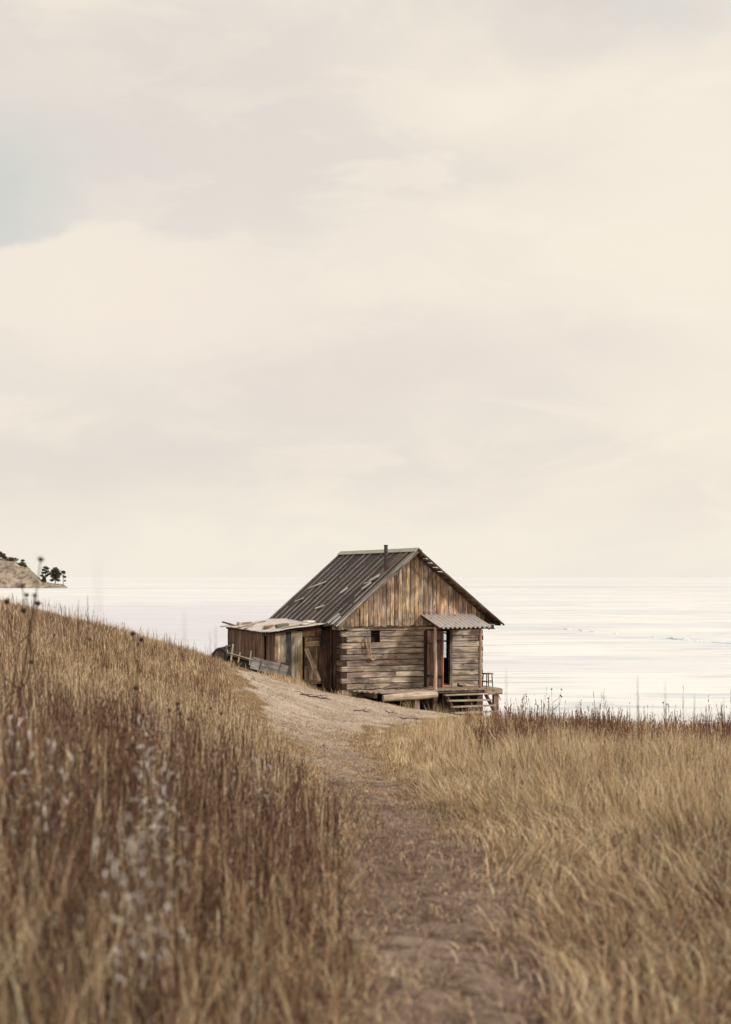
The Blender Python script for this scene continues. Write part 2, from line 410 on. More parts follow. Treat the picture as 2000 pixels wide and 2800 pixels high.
def vnoise(x, y, seed=0):
    """cheap smooth value noise, vectorised"""
    x = np.asarray(x, float); y = np.asarray(y, float)
    xi = np.floor(x).astype(np.int64); yi = np.floor(y).astype(np.int64); fx = x - xi; fy = y - yi
    fx = fx * fx * (3 - 2 * fx); fy = fy * fy * (3 - 2 * fy)
    def h(a, b):
        q = (a * 374761393 + b * 668265263 + seed * 1274126177) & 0xffffffff
        q = ((q ^ (q >> 13)) * 1274126177) & 0xffffffff
        return ((q ^ (q >> 16)) & 0xffff) / 65535.0
    return (h(xi, yi) * (1 - fx) + h(xi + 1, yi) * fx) * (1 - fy) + (h(xi, yi + 1) * (1 - fx) + h(xi + 1, yi + 1) * fx) * fy
def fbm(x, y, seed=0, o=4):
    s = 0; a = .5
    for k in range(o): s = s + a * vnoise(x * 2 ** k, y * 2 ** k, seed + k); a *= .5
    return s / (1 - .5 ** o)
GX, GY = np.meshgrid(gx, gy)
PL = [(-12, -.3), (2, -.08), (5, .0), (7, .06), (10, .08), (14, -.14), (18, -.5), (24, -1.0), (30, -1.95), (34, -2.5), (38, -3.1), (41, -3.5), (44, -3.6), (50, -3)]
PR = [(-12, .7), (2, .66), (5, .66), (7, .76), (10, .76), (14, .62), (18, .36), (24, -.05), (30, .05), (34, .6), (38, 1.5), (41, 2.9), (44, 3.2), (50, 3)]
def bare(x, y):
    """1 on the bare path and sand, 0 in the grass"""
    x = np.asarray(x, float); y = np.asarray(y, float)
    L = np.interp(y, [p[0] for p in PL], [p[1] for p in PL]); R = np.interp(y, [p[0] for p in PR], [p[1] for p in PR])
    s = np.interp(y, [0, 10, 30, 45], [.22, .34, .9, 1.0])
    n1 = (fbm(x * 1.3, y * .6, 5) - .5) * 2.2 * s
    q = np.minimum(x - L, R - x) + n1
    t = np.clip(q / s + .5, 0, 1)
    return t * t * (3 - 2 * t) * (y < 46)
bz = bare(GX, GY)
HH += (fbm(GX * .8, GY * .5, 3) - .5) * .16 * np.clip((60 - GY) / 20, 0, 1) + (fbm(GX * 3, GY * 3, 9) - .5) * .05
HH -= bz * .05 * np.clip((30 - GY) / 10, 0, 1)
HH += (fbm(GX * 2.2, GY * 2.2, 21) - .5) * .05 * bz
def H(x, y):
    """terrain height (world z), vectorised"""
    x = np.clip(np.asarray(x, float), gx[0], gx[-1] - 1e-6); y = np.clip(np.asarray(y, float), gy[0], gy[-1] - 1e-6)
    fi = (x - gx[0]) / .2; fj = (y - gy[0]) / .2
    i = np.minimum(fi.astype(int), len(gx) - 2); j = np.minimum(fj.astype(int), len(gy) - 2); fx = fi - i; fy = fj - j
    return CZ + (HH[j, i] * (1 - fx) + HH[j, i + 1] * fx) * (1 - fy) + (HH[j + 1, i] * (1 - fx) + HH[j + 1, i + 1] * fx) * fy
def h1(x, y): return float(H(x, y))

def build_ground():
    ex = np.concatenate([[-220, -120, -70, -45], gx[gx < -4.01], np.arange(-4, 5, .06), gx[gx > 5.05], [45, 70, 120, 220]]); ey = np.concatenate([[-60, -30], gy[gy < 1.99], np.arange(2, 20, .06), np.arange(20, 46, .12), gy[gy > 46.05]])
    EX, EY = np.meshgrid(ex, ey); Z = H(EX, EY)
    bb = bare(EX, EY); rg = np.abs(fbm(EX * 3.2, EY * 3.2, 91, 4) - .5) * 2; Z = Z + bb * ((.5 - rg) * .06 + (fbm(EX * 9, EY * 8, 92, 3) - .5) * .07) * np.where(EY > 30, .55, 1.0)
    out = np.clip((np.abs(EX) - 30) / 100, 0, 1)
    Z = np.where(EX < -30, Z + out * 6, Z - out * 3)
    nx, ny = len(ex), len(ey)
    co = np.stack([EX, EY, Z], -1).reshape(-1, 3)
    a = (np.arange(ny - 1)[:, None] * nx + np.arange(nx - 1)[None]).ravel()
    F = np.stack([a, a + 1, a + nx + 1, a + nx], 1)
    me = bpy.data.meshes.new('ground'); me.vertices.add(len(co)); me.vertices.foreach_set('co', co.ravel())
    me.loops.add(F.size); me.loops.foreach_set('vertex_index', F.ravel()); me.polygons.add(len(F))
    me.polygons.foreach_set('loop_start', np.arange(len(F)) * 4); me.polygons.foreach_set('use_smooth', np.ones(len(F), bool)); me.update(calc_edges=True)
    s = me.attributes.new('Sand', 'FLOAT', 'POINT'); s.data.foreach_set('value', bare(EX, EY).ravel().astype(np.float32))
    s = me.attributes.new('Near', 'FLOAT', 'POINT'); s.data.foreach_set('value', np.clip((32 - EY) / 16, 0, 1).ravel().astype(np.float32))
    me.materials.append(M_ground)
    o = bpy.data.objects.new('ground', me); C.objects.link(o); tag(o, kind='structure', label='sandy slope with a worn footpath running down to the hut')
build_ground()

def build_ice():
    xs = [-60000, -8000, -1500, -300, 0, 300, 1500, 8000, 60000]; ys = [40, 120, 400, 1200, 4000, 15000, 90000]
    m = MB(); idx = {}
    for j, y in enumerate(ys):
        for i, x in enumerate(xs): idx[i, j] = m.verts([(x, y, 0)], (1, 1, 1))
    for j in range(len(ys) - 1):
        for i in range(len(xs) - 1): m.f.append((idx[i, j], idx[i + 1, j], idx[i + 1, j + 1], idx[i, j + 1]))
    tag(m.build('frozen_lake', M_ice), 'pale frozen lake streaked with snow reaching the horizon', kind='structure')
    # a pressure ridge of broken teal ice
    m = MB()
    for k in range(60):
        t = random.random() ** .35; x = 30 + t * 20; y = 268 - t * 74 + math.sin(t * 14) * 1.5 + random.gauss(0, .35)
        if .42 < t < .66 and random.random() < .7: continue
        s = random.uniform(.15, .6)
        R = Euler((random.uniform(-.25, .25), random.uniform(-.25, .25), random.uniform(0, 3))).to_matrix()
        m.box((x, y, s * .12), (s * 2.2, s * 1.2, s * .28), vary(lin(214, 226, 224), .05), R=R)
    tag(m.build('ice_ridge', M_plain), 'low pressure ridge of broken teal ice across the lake', kind='structure')
build_ice()

def build_headland():
    DR = 1245.0
    sil = [(-700, 1380), (-400, 1440), (-200, 1480), (-60, 1512), (0, 1526), (20, 1529), (40, 1533), (62, 1544), (76, 1551), (90, 1563), (103, 1577), (115, 1588), (140, 1597), (168, 1600), (180, 1604), (187, 1609), (192, 1640)]
    sx = np.array([(c - 1000) / FPX * DR for c, r in sil]); sh = np.array([(1608 - r) / FPX * DR * .98 for c, r in sil])
    xs = np.concatenate([np.arange(-560, -330, 8), np.arange(-330, -246, 1.0)]); ts = np.linspace(-1, 1, 110)
    X, T = np.meshgrid(xs, ts); h = np.interp(X, sx, sh)
    Y = DR + T * np.where(T < 0, 60, 130) - .12 * (X + 250) * 0
    rnd = fbm(X * .09, Y * .09, 31, 5) - .5
    prof = np.where(T < 0, np.sin((T + 1) * math.pi / 2) ** .8, np.cos(T * math.pi / 2))
    Z = np.maximum(h, -2) * prof + rnd * 12 * np.clip(h / 10, 0, 1) * (1 - np.exp(-((T) / .15) ** 2)) + (fbm(X * .5, Y * .5, 40, 4) - .5) * 1.2 * (h > 0) - .3
    Z[0, :] = -2; Z[-1, :] = -2; X = X * Y / DR
    nx, ny = len(xs), len(ts); a = (np.arange(ny - 1)[:, None] * nx + np.arange(nx - 1)[None]).ravel()
    F = np.stack([a, a + 1, a + nx + 1, a + nx], 1)
    me = bpy.data.meshes.new('headland_hill'); me.from_pydata(np.stack([X, Y, Z], -1).reshape(-1, 3).tolist(), [], F.tolist()); me.materials.append(M_hill)
    me.polygons.foreach_set('use_smooth', [True] * len(me.polygons))
    o = bpy.data.objects.new('headland_hill', me); C.objects.link(o); tag(o, 'bare rocky headland falling to the frozen lake', kind='structure')
    def hz(x): return float(np.interp(x, sx, sh))
    def pine(col, baserow, toprow, wpx, layers, label, trunk_h=.35, seed=0, name='pine_tree', cat='tree', grp=None, dens=1.0):
        random.seed(seed)
        d = DR - 8; x = (col - 1000) / FPX * d; z0 = (HOR + (CZ * FPX / d) - baserow) / FPX * d; top = (HOR + (CZ * FPX / d) - toprow) / FPX * d
        hh = top - z0; w = wpx / FPX * d
        t = thing(name, label, cat, (x, d, z0), group=grp)
        if trunk_h > 0:
            m = MB(); m.tube([(0, 0, -3), (random.uniform(-.2, .2), 0, hh * .5), (random.uniform(-.4, .4), 0, hh * .93)], [w * .035 + .12, w * .025 + .08, .05], lin(70, 52, 42), n=6)
            for k in range(9):
                zz = hh * (trunk_h + (0.9 - trunk_h) * k / 9); a = random.random() * 6.28; r = w * .4 * random.uniform(.5, 1) * (1.1 - zz / hh)
                m.tube([(0, 0, zz), (math.cos(a) * r, math.sin(a) * r, zz + .4)], [.1, .04], lin(70, 52, 42), n=4)
            m.build('trunk', M_plain, t)
        m = MB()
        for (lx, lz, lr) in layers:      # clumps in units of width / height
            cx = lx * w / 2; cz = lz * hh; R_ = lr * w / 2 * 1.2
            for q in range(int(230 * dens * max(.5, lr * 2))):
                v = Vector((random.gauss(0, 1), random.gauss(0, 1), random.gauss(0, 1))).normalized() * R_ * random.random() ** .4
                c = Vector((cx + v.x, v.y + random.uniform(-1, 1) * w * .12, cz + v.z * .6)); s = random.uniform(.22, .5)
                a = Vector((random.gauss(0, 1), random.gauss(0, 1), random.gauss(0, .5))).normalized() * s
                b_ = Vector((random.gauss(0, 1), random.gauss(0, 1), random.gauss(0, 1))).normalized() * s * .7
                i0 = m.verts([c - a - b_, c + a - b_, c + a * .8 + b_, c - a * .8 + b_], vary(random.choice([lin(70, 74, 60), lin(58, 60, 50), lin(90, 82, 68)]), .2))
                m.f.append((i0, i0 + 1, i0 + 2, i0 + 3))
        m.build('crown' if trunk_h > 0 else 'foliage', M_plain, t)
        return t
    pine(125, 1592, 1549, 28, [(.0, .93, .42), (.35, .86, .32), (-.35, .78, .38), (.3, .68, .36), (-.5, .6, .34), (-.05, .6, .3), (.62, .52, .3), (-.7, .42, .34), (.2, .42, .28), (-.3, .3, .36)], 'airy pine with gaps in its crown, left of the three on the headland tip', .3, 3)
    pine(151, 1602, 1551, 33, [(.08, .9, .45), (-.2, .8, .5), (.35, .76, .5), (-.5, .68, .45), (.1, .65, .6), (.65, .62, .4), (-.3, .52, .45), (.3, .48, .45), (-.55, .3, .3), (.5, .3, .3), (.0, .38, .35)], 'tallest and densest pine at the tip of the headland', .28, 5, dens=1.5)
    pine(173, 1600, 1560, 16, [(0, .9, .62), (.25, .82, .45), (.45, .56, .5), (.0, .62, .3), (.55, .3, .28)], 'small slender pine furthest out on the headland tip', .3, 7)
    pine(119, 1596, 1580, 15, [(0, .5, .9), (.2, .8, .5), (-.4, .3, .5)], 'rounded brown bush beneath the pines on the headland', 0, 9, 'bush', 'bush')
    pine(61, 1554, 1528, 24, [(0, .45, .75), (.1, .82, .35), (-.45, .35, .5), (.5, .25, .45), (.7, .1, .3), (-.75, .2, .3)], 'dark spreading bush alone halfway along the ridge of the headland', 0, 11, 'bush', 'bush', dens=1.4)
    pine(3, 1531, 1507, 26, [(0, .5, .8), (-.3, .82, .45), (.4, .55, .5), (.75, .25, .45)], 'dark leafy bush on the headland ridge at the left edge', 0, 13, 'bush', 'bush', dens=1.4)
    pine(32, 1534, 1524, 34, [(0, .5, .5), (-.5, .5, .5), (.5, .4, .5)], 'low greyish scrub on the ridge between two dark bushes', 0, 15, 'bush', 'bush')
    pine(165, 1608, 1597, 36, [(0, .5, .4), (-.5, .6, .4), (.5, .3, .35), (.25, .5, .35)], 'low brown scrub on rock around the outermost pine', 0, 17, 'bush', 'bush')
build_headland()

# ------------------------------------------------------------------ the hut
random.seed(21)
ANG = math.atan2(.36, .933)
U = Vector((math.cos(ANG), math.sin(ANG), 0)); V = Vector((-math.sin(ANG), math.cos(ANG), 0))
ORG = Vector((-.715, 44.0, CZ - 3.38))
def HL(u, v, w): return ORG + U * u + V * v + Vector((0, 0, w))
hut = thing('log_cabin', 'weathered log hut with steep dark roof, board gable and open door', 'cabin', ORG, (0, 0, ANG))
WW, DD = 4.7, 6.1            # width and depth of the log box
RU, RW = 2.34, 4.21          # ridge
EL, ER, EW = -.28, 5.18, 1.93
V0, V1 = -.40, 6.45          # roof from gable end to gable end
def roofh(u): return RW - (RU - u) * (RW - EW) / (RU - EL) if u < RU else RW - (u - RU) * (RW - EW) / (ER - RU)

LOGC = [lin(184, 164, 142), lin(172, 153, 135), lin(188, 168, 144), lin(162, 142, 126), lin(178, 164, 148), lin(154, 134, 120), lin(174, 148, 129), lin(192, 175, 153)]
CH = .1775; NC = 12; WB = -.2
def log_wall(name, axis, length, at, openings=(), par=0, thick=.16, cols=LOGC, outside=-1):
    """squared logs; every other course stops short of the corner, where the crossing wall's log end shows"""
    m = MB()
    for k in range(NC):
        z0 = WB + k * CH; z1 = z0 + CH; zc = (z0 + z1) / 2
        short = (k + par) % 2
        a0 = .165 if short else 0.0; a1 = length - (.165 if short else 0.0)
        segs = [(a0, a1)]
        for (o0, o1, ow0, ow1) in openings:
            if ow0 < zc < ow1: segs = [s for (s0, s1) in segs for s in ((s0, min(s1, o0)), (max(s0, o1), s1)) if s[1] - s[0] > .02]
        for (s0, s1) in segs:
            # boards of differing lengths within a course
            cuts = [s0]
            if s1 - s0 > 1.6 and random.random() < .75: cuts.append(s0 + (s1 - s0) * random.uniform(.2, .75))
            cuts.append(s1)
            for c0, c1 in zip(cuts[:-1], cuts[1:]):
                L = c1 - c0 - .004; dz = random.uniform(-.003, .003); pr = random.uniform(-.008, .008)
                col = vary(random.choice(cols), .09, .02)
                ctr = ((c0 + c1) / 2, at + pr, zc + dz) if axis == 0 else (at + pr, (c0 + c1) / 2, zc + dz)
                size = (L, thick, CH - .022) if axis == 0 else (thick, L, CH - .022)
                m.box(ctr, size, col, seg=max(1, int(L / .35)), jit=.0045, grain=axis)
    m2 = m
    return m2.build(name, M_wood, hut)
WIN = (.94, 1.24, 1.36, 1.665)
DOOR = (2.76, 3.55, -.02, 1.74)
log_wall('log_wall', 0, WW, .08, (WIN, DOOR))['label'] = 'front log wall with small square hole and doorway'
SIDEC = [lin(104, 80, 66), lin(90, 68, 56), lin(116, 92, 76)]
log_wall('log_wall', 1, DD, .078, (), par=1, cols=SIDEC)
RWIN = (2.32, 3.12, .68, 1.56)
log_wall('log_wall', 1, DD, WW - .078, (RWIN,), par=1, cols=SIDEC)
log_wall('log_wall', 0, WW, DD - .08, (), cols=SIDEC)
# dark moss / clay core so no light leaks between the logs
m = MB(); dk = lin(40, 32, 27)
def core(a0, a1, z0, z1, axis, at):
    c = ((a0 + a1) / 2, at, (z0 + z1) / 2) if axis == 0 else (at, (a0 + a1) / 2, (z0 + z1) / 2)
    s = (a1 - a0, .05, z1 - z0) if axis == 0 else (.05, a1 - a0, z1 - z0)
    m.box(c, s, dk)
for a0, a1, z0, z1 in ((.17, WIN[0], WB, 1.92), (WIN[1], DOOR[0], WB, 1.92), (WIN[0], WIN[1], WB, WIN[2] - .03), (WIN[0], WIN[1], WIN[3] + .06, 1.92), (DOOR[1], WW - .17, WB, 1.92), (DOOR[0], DOOR[1], DOOR[3] + .05, 1.92)): core(a0, a1, z0, z1, 0, .085)
core(.2, DD - .2, WB, 1.92, 1, .085)
for a0, a1, z0, z1 in ((.2, RWIN[0], WB, 1.92), (RWIN[1], DD - .2, WB, 1.92), (RWIN[0], RWIN[1], WB, RWIN[2] - .05), (RWIN[0], RWIN[1], RWIN[3] + .04, 1.92)): core(a0, a1, z0, z1, 1, WW - .085)
core(.2, WW - .2, WB, 1.92, 0, DD - .085)
m.build('chinking', M_plain, hut)
# log ends of the crossing walls at the front corners
for side, uu in (('l', .0825), ('r', WW - .0825)):
    for k in range(1, NC, 2):
        m = MB(); m.box((uu, .076, WB + (k + .5) * CH), (.155, .150, CH - .016), vary(lin(72, 48, 38), .18), jit=.003, grain=1)
        m.build('log_end', M_wood, hut)
# floor and interior
m = MB()
for k in range(18): m.box((.24 + .25 * k * .96 + .01, DD / 2, -.03), (.236, DD - .36, .05), vary(lin(110, 86, 66), .15), grain=1)
m.build('floor', M_wood, hut)
m = MB(); m.box((WW / 2, DD / 2, 1.965), (WW - .35, DD - .35, .03), lin(96, 74, 58), grain=1); m.build('ceiling', M_wood, hut)

# gable boards
GC = [lin(184, 156, 122), lin(168, 141, 112), lin(158, 130, 102), lin(180, 150, 112), lin(166, 142, 116), lin(150, 124, 102), lin(178, 154, 128), lin(170, 142, 118), lin(190, 162, 126)]
for (vv, nm) in ((-.035, 'gable'), (DD + .035, 'gable')):
    m = MB(); u = -.02
    while u < WW + .02:
        w = random.uniform(.125, .165); u2 = min(u + w, WW + .03); uu0, uu1 = u + .007, u2 - .009
        b0 = 1.895 + random.uniform(-.03, .02); pr = random.uniform(-.008, .008)
        col = vary(random.choice(GC), .07, .03)
        t0, t1 = roofh(uu0) - .09, roofh(uu1) - .09
        pts = [(uu0, b0), (uu1, b0 + random.uniform(-.008, .008)), (uu1, t1)]
        if uu0 < RU < uu1: pts.append((RU, RW - .09))
        pts.append((uu0, t0))
        m.prism(pts, lambda a, b, k, vv=vv, pr=pr: (a, vv + pr + k - .012, b), .024, col)
        u = u2
    m.build(nm, M_wood, hut)
m = MB(); m.box((WW / 2, -.014, 1.865), (WW + .1, .05, .05), lin(92, 74, 62), seg=8, jit=.004, grain=0)
m.box((.1, -.05, 1.86), (.30, .16, .10), lin(128, 112, 96), grain=0); m.build('wall_plate', M_wood, hut)
# plate ends poking out under the left eave
for (a_, b_) in (((-.16, -.08, 1.86), lin(140, 124, 106)), ((WW + .14, -.05, 1.84), lin(92, 70, 56))):
    m = MB(); m.box(a_, (.14, .62, .12), b_, grain=1); m.build('purlin', M_wood, hut)

# roof
def slope_pt(side, s, v, up=0.0):
    """s 0 at ridge to 1 at eave"""
    uE = EL if side < 0 else ER
    u = RU + (uE - RU) * s; w = RW + (EW - RW) * s
    dx, dz = uE - RU, EW - RW; L = math.hypot(dx, dz); nx, nz = (dz / L, -dx / L)
    if nz < 0: nx, nz = -nx, -nz
    return Vector((u + nx * up, v, w + nz * up))
SL_L = math.hypot(RU - EL, RW - EW); SL_R = math.hypot(ER - RU, RW - EW)
def slope_board(m, side, s0, s1, v, wid, th, up, col, seg=6, jit=.003, dv=0.0):
    p0 = slope_pt(side, s0, v, up); p1 = slope_pt(side, s1, v + dv, up)
    nrm = slope_pt(side, 0, 0, 1) - slope_pt(side, 0, 0, 0)
    m.beam(p0, p1, wid, th, col, up=nrm, seg=seg, jit=jit)
m = MB(); v = V0
TC = [lin(76, 65, 62), lin(71, 60, 58), lin(80, 68, 64), lin(74, 62, 60), lin(82, 71, 67), lin(68, 58, 56)]
while v < V1 - .02:
    w = random.uniform(.13, .20); v2 = min(v + w, V1)
    sc = [0.0] + sorted(random.uniform(.2, .85) for _ in range(random.choice([1, 1, 2]))) + [1.0 + random.uniform(-.012, .02)]
    for s0, s1 in zip(sc[:-1], sc[1:]):
        slope_board(m, -1, s0, s1 - .001, (v + v2) / 2, v2 - v - .004, .022, -.02 + random.uniform(0, .006), vary(random.choice(TC), .12, .03))
    v = v2
rl = m.build('roof', M_tar, hut); rl['label'] = 'dark boarded roof slope facing the shed'
m = MB(); nb = 14
for k in range(nb):
    vv = V0 + .12 + (V1 - V0 - .2) * k / (nb - 1) + random.uniform(-.04, .04)
    pieces = [(.012, random.uniform(.96, 1.0))]
    if random.random() < .25:
        q = random.uniform(.35, .75); pieces = [(.012, q), (q + random.uniform(.0, .1), 1.0)]
    if k in (6, 9): pieces = [(.2, 1.0)]
    for (s0, s1) in pieces:
        slope_board(m, -1, s0, s1, vv, random.uniform(.03, .042), .03, .016, vary(lin(162, 155, 149), .08), seg=8, jit=.004, dv=random.uniform(-.015, .015))
# doubled strips at the gable edge
slope_board(m, -1, 0.0, 1.01, V0 + .03, .06, .03, .014, lin(176, 168, 158), seg=8)
slope_board(m, -1, .02, 1.0, V0 + .24, .05, .025, .012, lin(160, 152, 144), seg=8)
slope_board(m, -1, .0, 1.0, V1 - .03, .06, .03, .014, lin(150, 142, 134), seg=8)
m.build('batten', M_wood_soft, rl)
m = MB()
for (s, vv, ln, ang, wd) in ((.50, 5.1, 1.05, 1.25, .08), (.72, 5.3, .5, 1.2, .10), (.80, 2.6, .55, 1.3, .07), (.57, 2.0, .28, .6, .12), (.40, .55, .42, .9, .2), (.50, .50, .35, .5, .16), (.46, .75, .30, 1.3, .05), (.93, .35, .45, .15, .16), (.95, -.02, .35, .1, .14)):
    c = slope_pt(-1, s, vv, .058); dv_ = Vector((0, math.sin(ang), 0)); ds_ = (slope_pt(-1, 1, 0) - slope_pt(-1, 0, 0)).normalized() * math.cos(ang)
    d_ = (dv_ + ds_).normalized(); nrm = slope_pt(-1, 0, 0, 1) - slope_pt(-1, 0, 0, 0)
    m = MB(); m.beam(c - d_ * ln / 2, c + d_ * ln / 2, wd, .022, vary(lin(200, 196, 190), .08), up=nrm); m.build('loose_board', M_wood_soft, rl)
# right slope: long skin over the house, slatted battens with gaps over the gable overhang
m = MB()
for k in range(20):
    s0 = k / 20; s1 = (k + 1) / 20 + .008; p0 = slope_pt(1, (s0 + s1) / 2, -.02, -.02); p1 = slope_pt(1, (s0 + s1) / 2, V1, -.02)
    nrm = slope_pt(1, 0, 0, 1) - slope_pt(1, 0, 0, 0)
    m.beam(p0, p1, SL_R * (s1 - s0), .024, vary(random.choice(TC), .1), up=nrm, seg=4, jit=.003)
ns = 17
for k in range(ns):
    s = (k + .4) / ns; hole = k in (1, 2, 3, 4, 5, 8, 10, 13)
    wd = SL_R / ns * (.62 if k in (2, 3, 4) else .74 if hole else 1.02) + random.uniform(-.008, .008)
    p0 = slope_pt(1, s, V0 + random.uniform(0, .02), -.02); p1 = slope_pt(1, s, -.022, -.02)
    m.beam(p0, p1, wd, .026, vary(random.choice([lin(112, 84, 66), lin(96, 70, 54), lin(126, 96, 74)]), .15), up=nrm, seg=2, jit=.004)
rr = m.build('roof', M_tar, hut); rr['label'] = 'far roof slope with gaps along its slatted edge'
m = MB()
for k in range(ns):
    s = (k + .9) / ns
    p0 = slope_pt(1, s, V0 + .05, -.06); p1 = slope_pt(1, s, .0, -.06)
    m.beam(p0, p1, .05, .045, vary(lin(104, 80, 64), .15), up=nrm, seg=1)
m.build('batten', M_wood, rr)
m = MB()
slope_board(m, 1, -.005, 1.02, V0 - .005, .035, .05, .0, lin(96, 82, 74), seg=10, jit=.004)
slope_board(m, 1, .06, .98, -.06, .05, .07, -.07, lin(84, 62, 50), seg=10, jit=.004)
slope_board(m, -1, .0, 1.0, V0 + .01, .03, .07, -.035, lin(120, 104, 92), seg=10, jit=.004)
# soffit closing the triangle at the right eave
m.box((ER - .33, -.17, EW + .015), (.62, .40, .025), lin(72, 50, 42), grain=0)
m.build('barge_board', M_wood, rr)
m = MB()
m.beam((RU - .07, V0 - .03, RW + .0), (RU - .07, V1 + .02, RW + .0), .17, .018, lin(176, 176, 164), up=(-.66, 0, .75), seg=14, jit=.006)
m.beam((RU + .065, V0 - .03, RW + .002), (RU + .065, V1 + .02, RW + .002), .15, .018, lin(150, 148, 138), up=(.62, 0, .78), seg=14, jit=.006)
m.build('ridge_cap', M_metal, hut)
# stove pipe through the left slope
m = MB(); pc = slope_pt(-1, .265, .56); pc0 = pc + Vector((0, 0, -.3)); m.tube([pc0, pc + Vector((.01, 0, .40)), pc + Vector((.012, 0, .765))], .056, lin(72, 56, 54), n=16)
m.tube([pc + Vector((.012, 0, .72)), pc + Vector((.012, 0, .768))], .062, lin(70, 56, 52), n=16)
ch = m.build('chimney_pipe', M_metal, hut)
m = MB(); slope_board(m, -1, .04, .52, .62, .42, .006, .0, lin(110, 80, 62), seg=3); m.build('flashing', M_metal, ch)

# small square opening (dark inside)
m = MB()
u0, u1, w0, w1 = WIN
for (c, s, g) in ((((u0 + u1) / 2, .09, w0 - .008), (u1 - u0, .14, .016), 0), (((u0 + u1) / 2, .09, w1 + .008), (u1 - u0, .14, .016), 0), ((u0 + .008, .09, (w0 + w1) / 2), (.016, .14, w1 - w0), 2), ((u1 - .008, .09, (w0 + w1) / 2), (.016, .14, w1 - w0), 2)):
    m.box(c, s, lin(60, 46, 38), grain=g)
wn = m.build('window_frame', M_wood, hut)
m = MB(); m.box(((u0 + u1) / 2, .145, (w0 + w1) / 2), (u1 - u0, .012, w1 - w0), lin(44, 36, 32), grain=0); m.build('shade_backing', M_wood, wn)  # near-black panel stands in for the unlit room behind the hole
# window on the far long side, seen through the doorway
v0, v1, w0, w1 = RWIN; m = MB(); fx = WW - .08
for (c, s, g) in (((fx, (v0 + v1) / 2, w0 + .02), (.1, v1 - v0, .04), 1), ((fx, (v0 + v1) / 2, w1 - .02), (.1, v1 - v0, .04), 1), ((fx, v0 + .02, (w0 + w1) / 2), (.1, .04, w1 - w0 - .08), 2), ((fx, v1 - .02, (w0 + w1) / 2), (.1, .04, w1 - w0 - .08), 2),
                  ((fx, (v0 + v1) / 2, 1.27), (.03, v1 - v0 - .08, .045), 1), ((fx, 2.55, (w0 + w1) / 2), (.028, .02, w1 - w0 - .08), 2), ((fx, 2.95, (w0 + w1) / 2), (.028, .025, w1 - w0 - .08), 2)):
    m.box(c, s, lin(70, 64, 58), grain=g)
wf = m.build('window_frame', M_wood, hut)
m = MB(); m.box((fx - .03, (v0 + v1) / 2, (w0 + w1) / 2), (.003, v1 - v0 - .08, w1 - w0 - .08), (.8, .8, .8)); m.build('pane', M_glass, wf)

# doorway frame, open plank door
m = MB(); u0, u1, w0, w1 = DOOR
m.box((u0 - .035, -.02, .86), (.07, .10, 1.74), lin(64, 46, 38), grain=2)
m.box((u1 + .04, -.015, .86), (.085, .07, 1.76), lin(122, 116, 100), seg=6, jit=.004, grain=2)
m.box((u1 - .02, .06, .86), (.04, .18, 1.72), lin(46, 36, 30), grain=2)
m.box(((u0 + u1) / 2, .05, 1.745), (u1 - u0, .16, .05), lin(58, 44, 36), grain=0)
m.box(((u0 + u1) / 2, .05, .02), (u1 - u0, .2, .05), lin(190, 120, 84), grain=0)
m.box(((u0 + u1) / 2, .12, .06), (u1 - u0, .05, .05), lin(176, 116, 84), grain=0)
m.build('door_frame', M_wood, hut)
dth = math.radians(-72); hinge = Vector((u0 + .02, -.06, 0)); Rd = Matrix.Rotation(dth, 3, 'Z'); dw = .72
m = MB(); x = 0
while x < dw - .01:
    w = min(random.choice([.13, .155, .17]), dw - x)
    m.box(hinge + Rd @ Vector((x + w / 2, 0, .88)), (w - .005, .03, 1.71), vary(random.choice([lin(140, 112, 98), lin(128, 100, 86), lin(146, 120, 106)]), .08), R=Rd, seg=5, jit=.002, grain=2); x += w
m.box(hinge + Rd @ Vector((dw + .006, 0, .88)), (.010, .036, 1.71), lin(186, 124, 74), R=Rd, grain=2)  # orange edge strip, its lit look put into the colour
for z in (.34, 1.42): m.box(hinge + Rd @ Vector((dw / 2, -.028, z)), (dw - .06, .024, .10), lin(118, 88, 74), R=Rd, grain=0)
dr = m.build('door', M_wood, hut); dr['label'] = 'reddish plank door standing open'
m = MB()
for z in (.36, 1.36): m = MB(); m.box(hinge + Rd @ Vector((.12, -.045, z)), (.22, .01, .035), lin(40, 34, 32), R=Rd); m.build('hinge', M_metal, dr)
m = MB(); hp = hinge + Rd @ Vector((dw - .08, -.05, .95)); m.tube([hp + Vector((0, 0, -.07)), hp + Rd @ Vector((0, -.04, -.05)), hp + Rd @ Vector((0, -.04, .05)), hp + Vector((0, 0, .07))], .012, lin(36, 32, 30)); m.build('handle', M_metal, dr)

